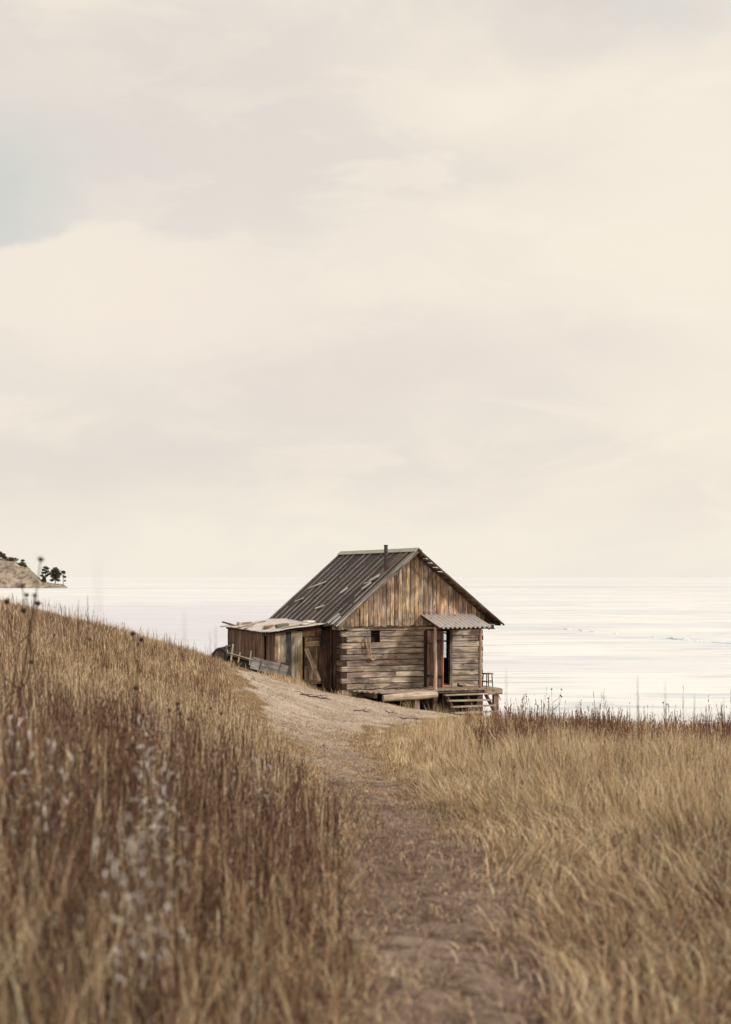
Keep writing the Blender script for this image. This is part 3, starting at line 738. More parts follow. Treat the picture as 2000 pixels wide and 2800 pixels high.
# porch: roof of corrugated sheet, posts, deck, steps
def corrugated(m, fr, a0, a1, b0, b1, pitch, amp, col, nb=6, sub=6, edge=None, th=.004, rag=0.0, dents=0.0, wave_phase=0):
    """fr(a,b,h): corrugations repeat along a, run along b"""
    n = int((a1 - a0) / pitch * sub); pts = []; gr = []
    for side in (0, 1):
        for j in range(nb + 1):
            for i in range(n + 1):
                a = a0 + (a1 - a0) * i / n; b = b0 + (b1 - b0) * j / nb
                if rag and j in (0, nb): b += (vnoise(a * 6, j * 7.0, 3) - .5) * rag
                h = amp * math.sin(2 * math.pi * (a - a0) / pitch + wave_phase) + (float(vnoise(a * 3, b * 2, 77)) - .5) * dents - side * th
                pts.append(fr(a, float(b), h)); gr.append((a, b, 0))
    i0 = m.verts(pts, col, gr); N = (n + 1) * (nb + 1)
    for j in range(nb):
        for i in range(n):
            q = i0 + j * (n + 1) + i
            m.f.append((q, q + 1, q + n + 2, q + n + 1)); q += N; m.f.append((q + n + 1, q + n + 2, q + 1, q))
    for j in (0, nb):
        for i in range(n):
            q = i0 + j * (n + 1) + i; m.f.append((q, q + N, q + N + 1, q + 1))
    for i in (0, n):
        for j in range(nb):
            q = i0 + j * (n + 1) + i; m.f.append((q, q + n + 1, q + N + n + 1, q + N))
pr_b, pr_f = 2.235, 1.875          # height at the wall / at the front
def pfr(a, b, h):                  # b = distance out from wall
    return (a, -.06 - b, pr_b + (pr_f - pr_b) * b / 1.45 + h)
m = MB(); corrugated(m, pfr, 2.56, 4.27, 0, 1.47, .150, .030, lin(206, 200, 196), nb=8, sub=8, dents=.012)
pr = m.build('porch_roof', M_metal, hut, smooth=False); pr['label'] = 'grey corrugated porch roof'
m = MB()
m.beam((2.60, -.06, pr_b - .055), (2.60, -1.44, pr_f - .05), .04, .07, lin(84, 58, 48))
m.beam((4.22, -.06, pr_b - .055), (4.22, -1.44, pr_f - .05), .04, .07, lin(84, 58, 48))
m.beam((2.62, -1.36, pr_f - .035), (4.32, -1.36, pr_f - .035), .05, .05, lin(96, 72, 58)); m.beam((2.52, -.98, 1.93), (4.30, -.98, 1.93), .06, .06, lin(96, 72, 58))
m.beam((4.05, -1.52, pr_f - .03), (4.36, -1.52, pr_f - .055), .03, .035, lin(90, 88, 84))
m.build('rafter', M_wood, pr)
m = MB(); m.tube([(2.63, -1.0, -.02), (2.645, -1.0, .6), (2.625, -1.0, 1.2), (2.635, -1.0, 1.91)], [.056, .052, .05, .048], lin(186, 160, 142), n=10); p_ = m.build('post', M_wood_soft, hut); p_['label'] = 'pale round post beside the open door'
m = MB(); m.tube([(4.13, -1.0, -.02), (4.12, -1.0, .7), (4.14, -1.0, 1.3), (4.13, -1.0, 1.91)], [.05, .05, .047, .045], lin(176, 140, 120), n=10); p_ = m.build('post', M_wood_soft, hut); p_['label'] = 'reddish round post nearer the stool'
# deck: left platform boards run along the wall
m = MB()
for k in range(6):
    vv = -.12 - k * .19
    m.box(((.30 + k * .10 + 2.55) / 2, vv, -.05 + random.uniform(-.006, .006)), (2.55 - .30 - k * .10, .180, .04), vary(lin(178, 162, 142), .1), seg=6, jit=.006, grain=0)
m.build('deck', M_wood_soft, hut)['label'] = 'pale platform of planks left of the steps'
m = MB(); m.tube([(.86, -1.2, -.20), (1.5, -1.21, -.17), (2.1, -1.2, -.155), (2.6, -1.19, -.14)], [.10, .115, .11, .10], lin(196, 178, 154), n=10)
m.box((.62, -.66, -.13), (.10, 1.1, .12), lin(84, 66, 54), grain=1); m.build('beam', M_wood_soft, hut)
m = MB()
for k in range(12):
    uu = 2.62 + k * .185
    m.box((uu, -.58, -.022 + random.uniform(-.005, .005)), (.178, 1.10 + random.uniform(-.02, .03), .04), vary(lin(166, 146, 124), .1), seg=4, jit=.004, grain=1)
m.build('deck', M_wood_soft, hut)['label'] = 'porch deck in front of the open door'
m = MB()
m.box((3.75, -1.02, -.07), (2.1, .1, .09), lin(158, 140, 116), seg=8, jit=.006, grain=0)
m.box((4.50, -1.10, -.11), (.60, .14, .17), lin(150, 132, 112), seg=4, jit=.006, grain=0)
m.box((3.7, -.1, -.11), (2.2, .12, .12), lin(90, 68, 54), grain=0)
m.box((4.72, -.55, -.1), (.10, 1.0, .13), lin(104, 84, 68), grain=1)
m.build('beam', M_wood, hut)
m = MB()
for (uu, vv, wd) in ((1.98, -1.08, .16), (2.62, -1.0, .14), (4.62, -1.05, .15), (4.05, -.15, .2), (2.7, -.1, .2), (.6, -.1, .2), (1.6, .1, .2), (3.4, .1, .2), (4.6, .1, .2), (4.6, 3, .2), (2.3, 3, .2), (4.6, 5.9, .2), (.2, 3, .2)):
    p = HL(uu, vv, 0); gz = h1(p.x, p.y) - ORG.z - .15
    m = MB(); m.box((uu, vv, (gz - .15) / 2), (wd, wd, -.15 - gz), vary(lin(142, 120, 100) if vv < -1 else lin(100, 80, 66), .08), seg=4, jit=.005, grain=2); m.build('footing', M_wood, hut)
# dark boards added so the void under the front wall looks shaded
m = MB()
for k in range(26):
    uu = .1 + k * .18; p = HL(uu, .1, 0); gz = h1(p.x, p.y) - ORG.z - .2
    if gz < WB: m.box((uu, .1, (WB + gz) / 2), (.17, .03, WB - gz), vary(lin(60, 46, 38), .15), grain=2)
m.build('shade_boards', M_wood, hut)
# steps
st = MB()
for sgn, uu in ((0, 2.93), (1, 4.24)):
    st.beam((uu, -1.12, -.16), (uu, -1.98, -.84), .045, .13, lin(106, 78, 64), up=(0, -.6, .8), seg=3, jit=.004)
st.beam((3.6, -1.15, -.2), (3.6, -1.95, -.83), .045, .10, lin(84, 62, 52), up=(0, -.6, .8))
sto = st.build('steps', M_wood, hut)
for k, (w_, p_, x0, x1) in enumerate(((-.16, 1.22, 2.84, 4.24), (-.325, 1.42, 2.86, 4.28), (-.485, 1.62, 2.89, 4.33), (-.65, 1.82, 2.86, 4.36))):
    m = MB(); m.box(((x0 + x1) / 2, -p_, w_), (x1 - x0, .20, .038), vary(lin(172, 158, 138), .08), R=Matrix.Rotation(random.uniform(-.012, .012), 3, 'Y'), seg=6, jit=.004, grain=0); m.build('tread', M_wood_soft, sto)
m = MB(); m.beam((4.28, -1.12, .02), (4.33, -1.16, -.22), .04, .03, lin(170, 140, 112), up=(0, 1, 0)); m.build('brace', M_wood, hut); m = MB(); m.beam((4.60, -1.3, -.22), (4.68, -1.3, -.36), .03, .03, lin(204, 164, 116), up=(0, 1, 0)); m.build('brace', M_wood, hut); m = MB(); m.beam((4.50, -1.9, -.5), (4.72, -1.92, -.86), .03, .03, lin(110, 70, 56), up=(0, 1, 0)); m.build('brace', M_wood, hut)

# things on and at the porch
def on_hut(u, v, w): return HL(u, v, w)
def make_stool():
    t = thing('stool', 'small four-legged stool with reddish seat at the end of the porch', 'stool', on_hut(4.56, -.62, 0.0), (0, 0, ANG + .15))
    m = MB(); m.box((0, 0, .405), (.26, .26, .035), lin(134, 66, 52), seg=2, jit=.003); m.build('seat', M_wood_soft, t)
    for sx in (-1, 1):
        for sy in (-1, 1):
            m = MB(); m.beam((sx * .095, sy * .095, .388), (sx * .115, sy * .115, 0), .024, .024, lin(92, 62, 54), up=(0, 1, 0)); m.build('leg', M_wood_soft, t)
    m = MB()
    for sy in (-1, 1): m.beam((-.105, sy * .105, .15), (.105, sy * .105, .15), .016, .022, lin(104, 72, 62)); m.beam((sy * .105, -.105, .18), (sy * .105, .105, .18), .016, .022, lin(104, 72, 62))
    m.build('stretcher', M_wood_soft, t)
make_stool()
random.seed(5)
def rope():
    t = thing('rope_coil', 'pale coil of rope hanging from a peg on the log wall', 'rope', on_hut(.77, -.03, 1.52), (0, 0, ANG))
    m = MB(); m.tube([(0, .04, .06), (0, -.06, .08)], .010, lin(70, 50, 40)); m.build('peg', M_wood, t)
    m = MB()
    for k in range(9):
        a = .030 + random.uniform(0, .030); L = random.uniform(.42, .60); lean = .18 + random.uniform(-.05, .12); pts = []
        for i in range(25):
            th = 2 * math.pi * i / 24; y = -(1 - math.cos(th)) / 2 * L
            pts.append((math.sin(th) * a * (1.15 + .5 * y) + (-y) * lean / L * .45 + .01 * math.sin(9 * th + k), -.045 - .008 * k * .6 - .01 * math.sin(5 * th), .05 + y))
        m.tube(pts, .0068, vary(lin(172, 150, 128), .12), n=5, cap=False)
    for k in range(3):
        a = .055 + .012 * k; m.tube([(.20 + math.cos(q) * a, -.06 - .01 * k, -.57 + math.sin(q) * a) for q in [i * .4 for i in range(17)]], .008, lin(190, 165, 140), n=5, cap=False)
    m.build('coil', M_plain, t)
rope()
m = MB()
for (x, y, z, rx, ry, rz) in ((0, 0, .045, .09, .05, .045), (.09, .01, .03, .07, .045, .03), (.17, 0, .025, .06, .04, .022), (-.05, .02, .07, .05, .04, .03)):
    m.blob((x, y, z), (rx, ry, rz), lin(206, 186, 162), 10, 7, .16)
o = m.build('crumpled_cloth', M_plain, smooth=True, loc=on_hut(3.95, -.42, 0)); tag(o, 'crumpled cream cloth lying on the porch deck by the wall', 'cloth')
m = MB()
for (x, y, z, rx, ry, rz) in ((0, 0, .04, .08, .04, .035), (-.04, 0, .085, .035, .035, .05), (.07, 0, .03, .04, .035, .025)): m.blob((x, y, z), (rx, ry, rz), lin(70, 56, 48), 10, 7, .06)
o = m.build('old_boot', M_plain, smooth=True, loc=on_hut(3.72, -.38, 0)); tag(o, 'dark old boot beside the cream cloth on the porch deck', 'boot')

def twig(loc, length, ang, label, n=5, rad=.008, up=.05, col=lin(74, 54, 44), name='fallen_branch', seed=0, scatter=.5):
    random.seed(seed); m = MB(); x = -length / 2; pts = []
    for i in range(7): pts.append((x + length * i / 6, random.uniform(-.04, .04), rad + up * random.random()))
    m.tube(pts, [rad * (1.2 - .1 * i) for i in range(7)], col, n=5)
    for k in range(n):
        b = Vector(pts[random.randint(1, 5)]); a = random.uniform(-scatter * 2, scatter * 2); L = length * random.uniform(.2, .45); q = random.choice([-1, 1])
        m.tube([b, b + Vector((math.cos(a) * L * .5 * q, math.sin(a) * L * .5, random.uniform(.0, up * 1.5))), b + Vector((math.cos(a) * L * q, math.sin(a) * L, random.uniform(0, up * 2)))], [rad * .7, rad * .5, rad * .25], col, n=4)
    o = m.build(name, M_plain, loc=loc); o.rotation_euler = (0, 0, ang); tag(o, label, 'branch', 'fallen branches and twigs'); return o
twig(on_hut(1.05, -.55, -.02), 1.1, ANG + .1, 'bundle of dark twigs on the pale platform below the rope', n=10, rad=.012, seed=1)
twig(on_hut(1.85, -.70, -.02), .9, ANG - .1, 'thin dark twigs on the pale platform nearer the door', n=8, rad=.010, seed=2)
def gtwig(col, row, d, length, ang, label, n=5, rad=.009, seed=0):
    x = (col - 1000) / FPX * d; tw = twig((x, d, h1(x, d)), length, ang, label, n=n, rad=rad, seed=seed)
    e = .3; tw.rotation_euler = (math.atan((h1(x, d + e) - h1(x, d - e)) / (2 * e)), -math.atan((h1(x + e, d) - h1(x - e, d)) / (2 * e)), ang)
gtwig(862, 1915, 39, .85, .1, 'forked dark twig lying on the sand below the shed door', 8, .014, 3)
gtwig(990, 1925, 38, .45, -.4, 'short dark stick on the sand below the platform beam', 3, .012, 4)
gtwig(1120, 1955, 37, .5, -.3, 'dark stick on the sand near the foot of the steps', 3, .012, 6)
gtwig(1070, 1935, 39, .35, -.2, 'small crooked stick halfway between platform and path', 3, .010, 8)
gtwig(700, 1895, 38, .3, .3, 'thin twig on the sand near the wooden cart', 2, .008, 9)

# ------------------------------------------------------------------ lean-to shed
random.seed(33)
SU, SV = -1.8, 1.0
shed = thing('lean_to_shed', 'low plank lean-to shed with a corrugated roof against the hut', 'shed', HL(SU, SV, 0), (0, 0, ANG))
SW, SD = 1.74, 5.0
def sroof(u): return 1.72 + (1.955 - 1.72) * (u / 1.8)
SC = [lin(176, 146, 104), lin(150, 124, 92), lin(132, 108, 84), lin(160, 136, 100), lin(112, 104, 96)]
m = MB(); u = 0; front_cols = [lin(172, 152, 124), lin(180, 156, 122), lin(84, 82, 82), lin(166, 150, 126), lin(180, 152, 112)]
k = 0
DU0, DU1 = .90, 1.50
while u < DU0 - .02:
    w = min(.178, DU0 - u); m.box((u + w / 2, 0.0, .86 + random.uniform(-.006, .006)), (w - .006, .024, 1.72 + .02 * u), vary(front_cols[k % 5], .06), seg=6, jit=.004, grain=2); u += w; k += 1
u = DU1 + .02
while u < SW - .02:
    w = min(.12, SW - u); m.box((u + w / 2, -.004 * (k % 2), .86), (w - .006, .024, 1.80), vary(lin(96, 70, 56), .12), seg=6, jit=.003, grain=2); u += w; k += 1
for q in range(4): m.box((DU0 + .075 + q * .15, 0, 1.68), (.145, .024, .26), vary(lin(136, 104, 74), .12), grain=2)
m.build('plank_wall', M_wood, shed)['label'] = 'front plank wall with pale and dark boards'
m = MB(); v = .02; SIDE = [lin(134, 102, 80), lin(118, 90, 70), lin(144, 112, 88), lin(126, 100, 80)]
k = 0
while v < SD:
    w = random.uniform(.17, .22)
    if not (.72 < v < .90): m.box((-.0, v + w / 2, .82), (.024, w - .006, 1.70), vary(SIDE[k % 4], .12), seg=6, jit=.004, grain=2)
    v += w; k += 1
m.box((.10, 1.0, .8), (.02, 1.2, 1.5), lin(30, 25, 22), grain=2)  # near-black sheet paints the dark behind the missing board
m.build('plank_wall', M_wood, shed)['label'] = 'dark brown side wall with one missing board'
m = MB()
for k in range(8): m.box((.1 + k * .21, SD, .85), (.2, .024, 1.7), vary(SIDE[k % 4], .1), grain=2)
m.build('plank_wall', M_wood, shed)['label'] = 'hidden back wall of rough planks'
m = MB(); m.box((SW - .02, -.02, .9), (.07, .09, 1.84), lin(84, 60, 48), grain=2); m.build('post', M_wood, shed)
m = MB(); m.box((.04, .04, .85), (.06, .06, 1.68), lin(70, 54, 44), grain=2)
m.build('post', M_wood, shed)
# dark boards closing the nook between shed and hut
m = MB()
for k in range(3): m.box((1.795 + .0, -.16 - k * .16, .88), (.02, .15, 1.84), vary(lin(70, 50, 42), .1), grain=2)
m.box((1.76, -.45, .88), (.05, .05, 1.9), lin(92, 68, 56), grain=2); m.box((1.735, -.2, .88), (.03, .06, 1.86), lin(104, 78, 64), grain=2)
m.build('nook_board', M_wood, shed)
# door
m = MB(); y = -.03
for q, cc in enumerate([lin(142, 118, 92), lin(160, 138, 112), lin(150, 126, 100), lin(92, 66, 50)]):
    m.box((DU0 + .045 + .07 + q * .139, y, .83), (.134, .022, 1.42), vary(cc, .06), seg=5, jit=.003, grain=2)
sdr = m.build('door', M_wood, shed); sdr['label'] = 'shed door with a diagonal brace'
m = MB()
m.beam((DU0 + .06, y - .025, 1.33), (DU0 + .54, y - .025, 1.35), .024, .15, lin(170, 136, 98), seg=3, jit=.004)
m.beam((DU0 + .05, y - .028, .20), (DU0 + .56, y - .028, .17), .024, .11, lin(164, 142, 118), seg=3, jit=.004)
m.beam((DU0 + .09, y - .030, 1.20), (DU0 + .52, y - .030, .20), .028, .13, lin(180, 160, 136), up=(.6, 0, .8), seg=4, jit=.004)
m.build('brace', M_wood, sdr)
m = MB(); m.box((DU0 + .54, y - .03, 1.36), (.07, .03, .12), lin(44, 34, 30)); m.build('hinge', M_metal, sdr)
m = MB(); m.box((DU0 + .07, y - .03, .80), (.08, .03, .26), lin(52, 40, 34)); m.build('latch', M_metal, sdr)
m = MB(); m.box((DU0 + .012, -.0, .84), (.02, .02, 1.5), lin(24, 20, 18)); m.box((DU0 + .30, -.02, 1.555), (.62, .04, .02), lin(60, 46, 38), grain=0); m.build('door_frame', M_wood, shed)
# shed roof
def sfr(a, b, h):                 # a along v (corrugations repeat), b along u from eave to hut
    sag = -.02 * math.sin(a * 1.3)
    return (b, a, sroof(b) + .035 + h + sag)
m = MB(); corrugated(m, sfr, -.22, 5.35, -.24, 1.86, .105, .018, lin(198, 190, 184), nb=10, sub=6, dents=.03)
srf = m.build('roof', M_metal, shed); srf['label'] = 'pale sagging corrugated roof strewn with junk'
m = MB(); m.box((.8, -.10, sroof(.8) - .02), (2.05, .05, .06), lin(60, 46, 40), R=Matrix.Rotation(-math.atan(.235 / 1.8), 3, 'Y'), grain=0)
m.box((-.05, 2.5, 1.68), (.07, 5.2, .06), lin(84, 64, 52), grain=1); m.build('rafter', M_wood, shed)
def SP(u, v, up=0.0): return HL(SU + u, SV + v, sroof(u) + .06 + up)
random.seed(44)
def log_on_roof(u, v, L, r, ang, col, label, taper=.8, name='log', cat='log', hollow=False):
    m = MB(); m.tube([(-L / 2, 0, r), (0, random.uniform(-.02, .02), r * 1.05), (L / 2, 0, r * taper)], [r, r * .97, r * taper], col, n=10)
    if hollow: m.tube([(L / 2 + .002, 0, r * .9), (L / 2 + .004, 0, r * .9)], [r * .5, r * .5], lin(30, 24, 20), n=10)
    o = m.build(name, M_wood_soft, loc=SP(u, v)); o.rotation_euler = (0, -math.atan(.235 / 1.8) * .9, ANG + ang); tag(o, label, cat, 'odds and ends on the shed roof'); return o
log_on_roof(.42, .55, .50, .062, math.radians(25), lin(122, 118, 98), 'greenish log with a dark end lying near the front of the shed roof')
log_on_roof(-.06, 4.7, 1.2, .035, math.radians(100), lin(128, 116, 104), 'long thin pole along the far left eave of the shed roof', name='pole', cat='pole')
log_on_roof(.05, 3.2, .9, .03, math.radians(40), lin(176, 158, 136), 'pale pole lying across the left eave of the shed roof', name='pole', cat='pole')
log_on_roof(.95, .25, .75, .022, math.radians(-8), lin(186, 168, 148), 'slim pale stick beside the sacks on the shed roof', name='pole', cat='pole')
log_on_roof(.62, .05, .8, .028, math.radians(8), lin(170, 154, 136), 'pale split stick along the front edge of the shed roof', name='pole', cat='pole')
log_on_roof(.25, 4.1, .55, .04, math.radians(15), lin(160, 140, 112), 'short log with dark ends on the back of the shed roof')
def plank_on(u, v, L, W, ang, col, label):
    m = MB(); m.box((0, 0, .03), (L, W, .024), col, seg=4, jit=.006, grain=0); o = m.build('loose_plank', M_wood_soft, loc=SP(u, v)); o.rotation_euler = (0, -math.atan(.235 / 1.8), ANG + ang); tag(o, label, 'plank', 'odds and ends on the shed roof')
plank_on(.55, 3.6, .7, .12, .5, lin(160, 150, 136), 'grey plank at the back of the shed roof')
plank_on(.0, 2.6, .8, .10, 1.0, lin(168, 156, 140), 'pale plank over the left eave, middle of the shed roof')
plank_on(.15, 1.1, .6, .13, .8, lin(118, 112, 96), 'mossy plank near the left front corner of the shed roof')
m = MB()
for (x, y, z, r) in ((0, 0, .05, .10), (.13, .02, .05, .085), (.25, -.01, .04, .08), (-.1, .03, .05, .08), (.18, .1, .05, .08)): m.blob((x, y, z), (r * 1.15, r, r * .62), lin(206, 198, 190), 12, 8, .07)
o = m.build('sack', M_plain, smooth=True, loc=SP(1.22, .42)); o.rotation_euler = (0, 0, ANG); tag(o, 'pale crumpled sack on the shed roof close to the hut', 'sack', 'odds and ends on the shed roof')
m = MB(); m.blob((0, 0, .04), (.13, .05, .04), lin(196, 188, 180), 10, 7, .1); m.blob((.12, .03, .04), (.09, .05, .04), lin(188, 178, 170), 10, 7, .1)
o = m.build('sack', M_plain, smooth=True, loc=SP(.95, .05)); o.rotation_euler = (0, 0, ANG); tag(o, 'small flat pale sack by the front edge of the shed roof', 'sack', 'odds and ends on the shed roof')
m = MB(); m.tube([(0, 0, .0), (0, 0, .10), (0, 0, .13)], [.085, .085, .07], lin(186, 178, 160), n=14)
o = m.build('bucket', M_metal, loc=SP(.02, 3.9)); tag(o, 'small upturned pail on the left edge of the shed roof', 'pail', 'odds and ends on the shed roof')
m = MB(); m.tube([(0, 0, .01), (0, 0, .03)], [.19, .18], lin(206, 160, 136), n=18)
o = m.build('rusty_lid', M_plain, loc=SP(.45, 2.0)); o.rotation_euler = (0, -.13, ANG); tag(o, 'round rusty pink lid lying flat on the shed roof', 'lid', 'odds and ends on the shed roof')
m = MB(); m.blob((0, 0, .03), (.07, .06, .05), lin(86, 80, 72), 9, 6, .15)
o = m.build('stone', M_plain, loc=SP(1.5, .3)); tag(o, 'dark stone on the shed roof at the hut eave', 'stone', 'odds and ends on the shed roof')

# ------------------------------------------------------------------ old wooden cart beside the shed
random.seed(55)
def cart():
    d0 = 42.9; p = P(680, 1812, d0); tilt = math.radians(15)
    t = thing('wooden_cart', 'derelict wooden cart with grey side boards and one wheel by the shed', 'cart', (p.x, d0, h1(p.x, d0)), (0, tilt, math.radians(12)))
    # local: x along the cart (right = downhill end), y deep, z up
    m = MB()
    for k in range(3): m.box((.58, 0, .13 + .118 * k), (1.12, .03, .112), vary(lin(150, 146, 142), .08), seg=5, jit=.005, grain=0)
    for x in (.30, .88): m.box((x, -.022, .25), (.035, .014, .33), lin(104, 98, 94), grain=2)
    m.build('side_panel', M_wood, t)['label'] = 'grey boarded side'
    m = MB(); m.box((1.135, .3, .24), (.03, .64, .36), lin(96, 54, 44), grain=1); m.box((1.02, .1, .45), (.3, .05, .035), lin(60, 50, 46), grain=0); m.build('tail_board', M_wood, t)
    m = MB(); m.box((.55, .6, .22), (1.1, .03, .34), lin(110, 98, 90), grain=0); m.box((.55, .3, .07), (1.1, .6, .03), lin(90, 76, 66), grain=0)
    m.beam((-1.05, .05, .10), (1.1, .05, .03), .07, .07, lin(66, 50, 42)); m.beam((-1.05, .5, .10), (1.1, .5, .03), .07, .07, lin(60, 46, 40))
    m.box((-.35, .28, .16), (.75, .45, .24), lin(46, 38, 34), seg=3, jit=.01, grain=0)
    m.beam((-.75, -.02, .36), (.04, -.02, .34), .03, .025, lin(196, 180, 146)); m.build('chassis', M_wood, t)
    for (x, L, ln_, cc) in ((-.58, .42, -.06, lin(176, 172, 164)), (-.72, .34, -.10, lin(120, 118, 116)), (-.01, .36, -.07, lin(150, 152, 150)), (-.36, .24, -.02, lin(196, 176, 148))):
        m = MB(); m.beam((x, .0, .16), (x + ln_, .0, .22 + L), .03, .045, cc, up=(1, 0, 0), seg=3, jit=.004); m.build('stake', M_wood_soft, t)
    # sloping dark mudguard sheet at the left end
    m = MB()
    pr_ = [(-1.16, .02), (-1.12, .22), (-1.02, .36), (-.86, .48), (-.66, .58), (-.6, .56), (-.78, .40), (-.92, .26), (-.98, .02)]
    m.prism(pr_, lambda a, b, k: (a, .06 + k, b), .42, lin(52, 46, 44), vertical=False); m.build('mudguard', M_metal, t)
    wl = bpy.data.objects.new('wheel', None); C.objects.link(wl); wl.parent = t; wl.location = (-.93, -.06, .22); wl.rotation_euler = (0, 0, math.radians(-28))
    m = MB(); R_, r_ = .185, .055; n1, n2 = 26, 9; pts = []
    for i in range(n1):
        a = 2 * math.pi * i / n1
        for j in range(n2):
            b = 2 * math.pi * j / n2; rr_ = R_ + r_ * math.cos(b); pts.append((rr_ * math.cos(a), r_ * 1.0 * math.sin(b), rr_ * math.sin(a)))
    i0 = m.verts(pts, lin(50, 46, 46))
    for i in range(n1):
        for j in range(n2): m.f.append((i0 + i * n2 + j, i0 + ((i + 1) % n1) * n2 + j, i0 + ((i + 1) % n1) * n2 + (j + 1) % n2, i0 + i * n2 + (j + 1) % n2))
    m.build('tyre', M_rubber, wl, smooth=True)
    m = MB(); m.tube([(0, -.012, 0), (0, .012, 0)], [.132, .132], lin(70, 66, 64), n=22); m.tube([(math.cos(q) * .135, -.035, math.sin(q) * .135) for q in [i * .3 for i in range(22)]], .006, lin(130, 122, 116), n=6, cap=False); m.tube([(0, -.05, 0), (0, .0, 0)], [.03, .05], lin(60, 54, 50), n=10); m.build('rim', M_metal, wl)
cart()

# ------------------------------------------------------------------ grass
STRAW = [lin(*c) for c in ((216, 194, 160), (200, 176, 142), (188, 162, 126), (226, 206, 174), (172, 146, 114))]
GOLD = [lin(*c) for c in ((208, 178, 138), (192, 160, 122), (218, 192, 154), (174, 144, 110))]
BROWN = [lin(*c) for c in ((158, 132, 104), (130, 104, 82), (110, 86, 70), (174, 148, 116), (134, 104, 86))]
DARK = [lin(*c) for c in ((150, 126, 98), (112, 90, 72), (90, 72, 60), (166, 142, 108), (116, 90, 78), (78, 64, 55), (138, 110, 94))]
LIGHT = [lin(*c) for c in ((232, 214, 180), (240, 224, 194), (222, 200, 162))]
SHADOW = [lin(*c) for c in ((56, 41, 34), (44, 33, 28), (76, 56, 45))]  # near-black blades: shadow between the stalks put into colour
def blades(name, label, x, y, hgt, wid, lean, ldir, cols, segs=3, plume=None, shape='blade', z_off=0.0, curve=1.6, z0=None, bsd=.2):
    """x,y,hgt,wid,lean(rad),ldir(rad) arrays; cols Nx3. One mesh of tapering blades"""
    N = len(x); z = (H(x, y) if z0 is None else z0) + z_off
    az = RNG.uniform(0, 2 * math.pi, N); wx, wy = np.cos(az), np.sin(az)
    dx, dy = np.cos(ldir), np.sin(ldir)
    nv = segs * 2 + 1; co = np.empty((N, nv, 3), np.float32); cc = np.empty((N, nv, 4), np.float32); cc[..., 3] = 1
    px = np.zeros(N); pz = np.zeros(N); bend = RNG.normal(0, bsd, N)
    for k in range(segs + 1):
        t = k / segs
        if k: 
            th = lean * ((t - .5 / segs) * curve) ; th = np.minimum(th, 1.62)
            px = px + np.sin(th) * hgt / segs; pz = pz + np.cos(th) * hgt / segs
        if shape == 'blade': wk = wid * (1 - t ** 1.6)
        else: wk = wid * np.interp(t, [0, .55, .62, .8, 1.0], [.35, .3, 1.6, 2.2, .3])
        sx = bend * hgt * t * t
        cx = x + dx * px - dy * sx; cy = y + dy * px + dx * sx; cz = z + pz - .03
        sh = 1.0
        if k < segs:
            co[:, 2 * k, 0] = cx - wx * wk / 2; co[:, 2 * k, 1] = cy - wy * wk / 2; co[:, 2 * k, 2] = cz
            co[:, 2 * k + 1, 0] = cx + wx * wk / 2; co[:, 2 * k + 1, 1] = cy + wy * wk / 2; co[:, 2 * k + 1, 2] = cz
            cc[:, 2 * k, :3] = cols * sh; cc[:, 2 * k + 1, :3] = cols * sh
        else:
            co[:, 2 * k, 0] = cx; co[:, 2 * k, 1] = cy; co[:, 2 * k, 2] = cz; cc[:, 2 * k, :3] = cols * sh
    if plume is not None:     # seed heads: the upper part takes its own colour
        for k in range(segs + 1):
            if k / segs > .55:
                for q in ((2 * k, 2 * k + 1) if k < segs else (2 * k,)): cc[:, q, :3] = plume
    base = (np.arange(N) * nv)[:, None]
    quads = np.concatenate([base + np.array([2 * k, 2 * k + 1, 2 * k + 3, 2 * k + 2]) for k in range(segs - 1)], 1).reshape(-1, 4)
    tris = base + np.array([2 * segs - 2, 2 * segs - 1, 2 * segs])
    nl = quads.size + tris.size; me = bpy.data.meshes.new(name)
    me.vertices.add(N * nv); me.vertices.foreach_set('co', co.ravel())
    me.loops.add(nl); me.loops.foreach_set('vertex_index', np.concatenate([quads.ravel(), tris.ravel()]).astype(np.int32))
    me.polygons.add(len(quads) + len(tris)); me.polygons.foreach_set('loop_start', np.concatenate([np.arange(len(quads)) * 4, quads.size + np.arange(len(tris)) * 3]).astype(np.int32))
    me.update(calc_edges=True)
    a = me.attributes.new('Col', 'FLOAT_COLOR', 'POINT'); a.data.foreach_set('color', cc.ravel())
    me.materials.append(M_grass)
    o = bpy.data.objects.new(name, me); C.objects.link(o); tag(o, label, 'grass', kind='stuff'); return o
def pick(pal, N, var=.16, idx=None):
    pal = np.array(pal); i = RNG.integers(0, len(pal), N) if idx is None else idx
    return pal[i] * (1 + RNG.normal(0, var, (N, 1)))
def scatter(n, y0, y1, side, margin=.6, power=1.0):
    """points within the camera's wedge (with a margin), uniform over ground area"""
    y = y0 + (y1 - y0) * RNG.random(n) if power == 1 else y0 + (y1 - y0) * RNG.random(n) ** power
    hw = y * .255 + 1.0 + margin
    x = RNG.uniform(-1, 1, n) * (y1 * .255 + 1.0 + margin)
    k = np.abs(x) < hw; x, y = x[k], y[k]
    L = np.interp(y, [p[0] for p in PL], [p[1] for p in PL]); R = np.interp(y, [p[0] for p in PR], [p[1] for p in PR])
    k = (x < (L + R) / 2) if side == 'L' else (x >= (L + R) / 2)
    return x[k], y[k]
def clear_hut(x, y):
    """keep blades out of the hut, the shed and the deck"""
    dx = x - ORG.x; dy = y - ORG.y; u = dx * U.x + dy * U.y; v = dx * V.x + dy * V.y
    a = (u > -.05) & (u < 4.85) & (v > -1.25) & (v < 6.4); b = (u > -1.83) & (u < .1) & (v > .96) & (v < 6.1)
    return ~(a | b)
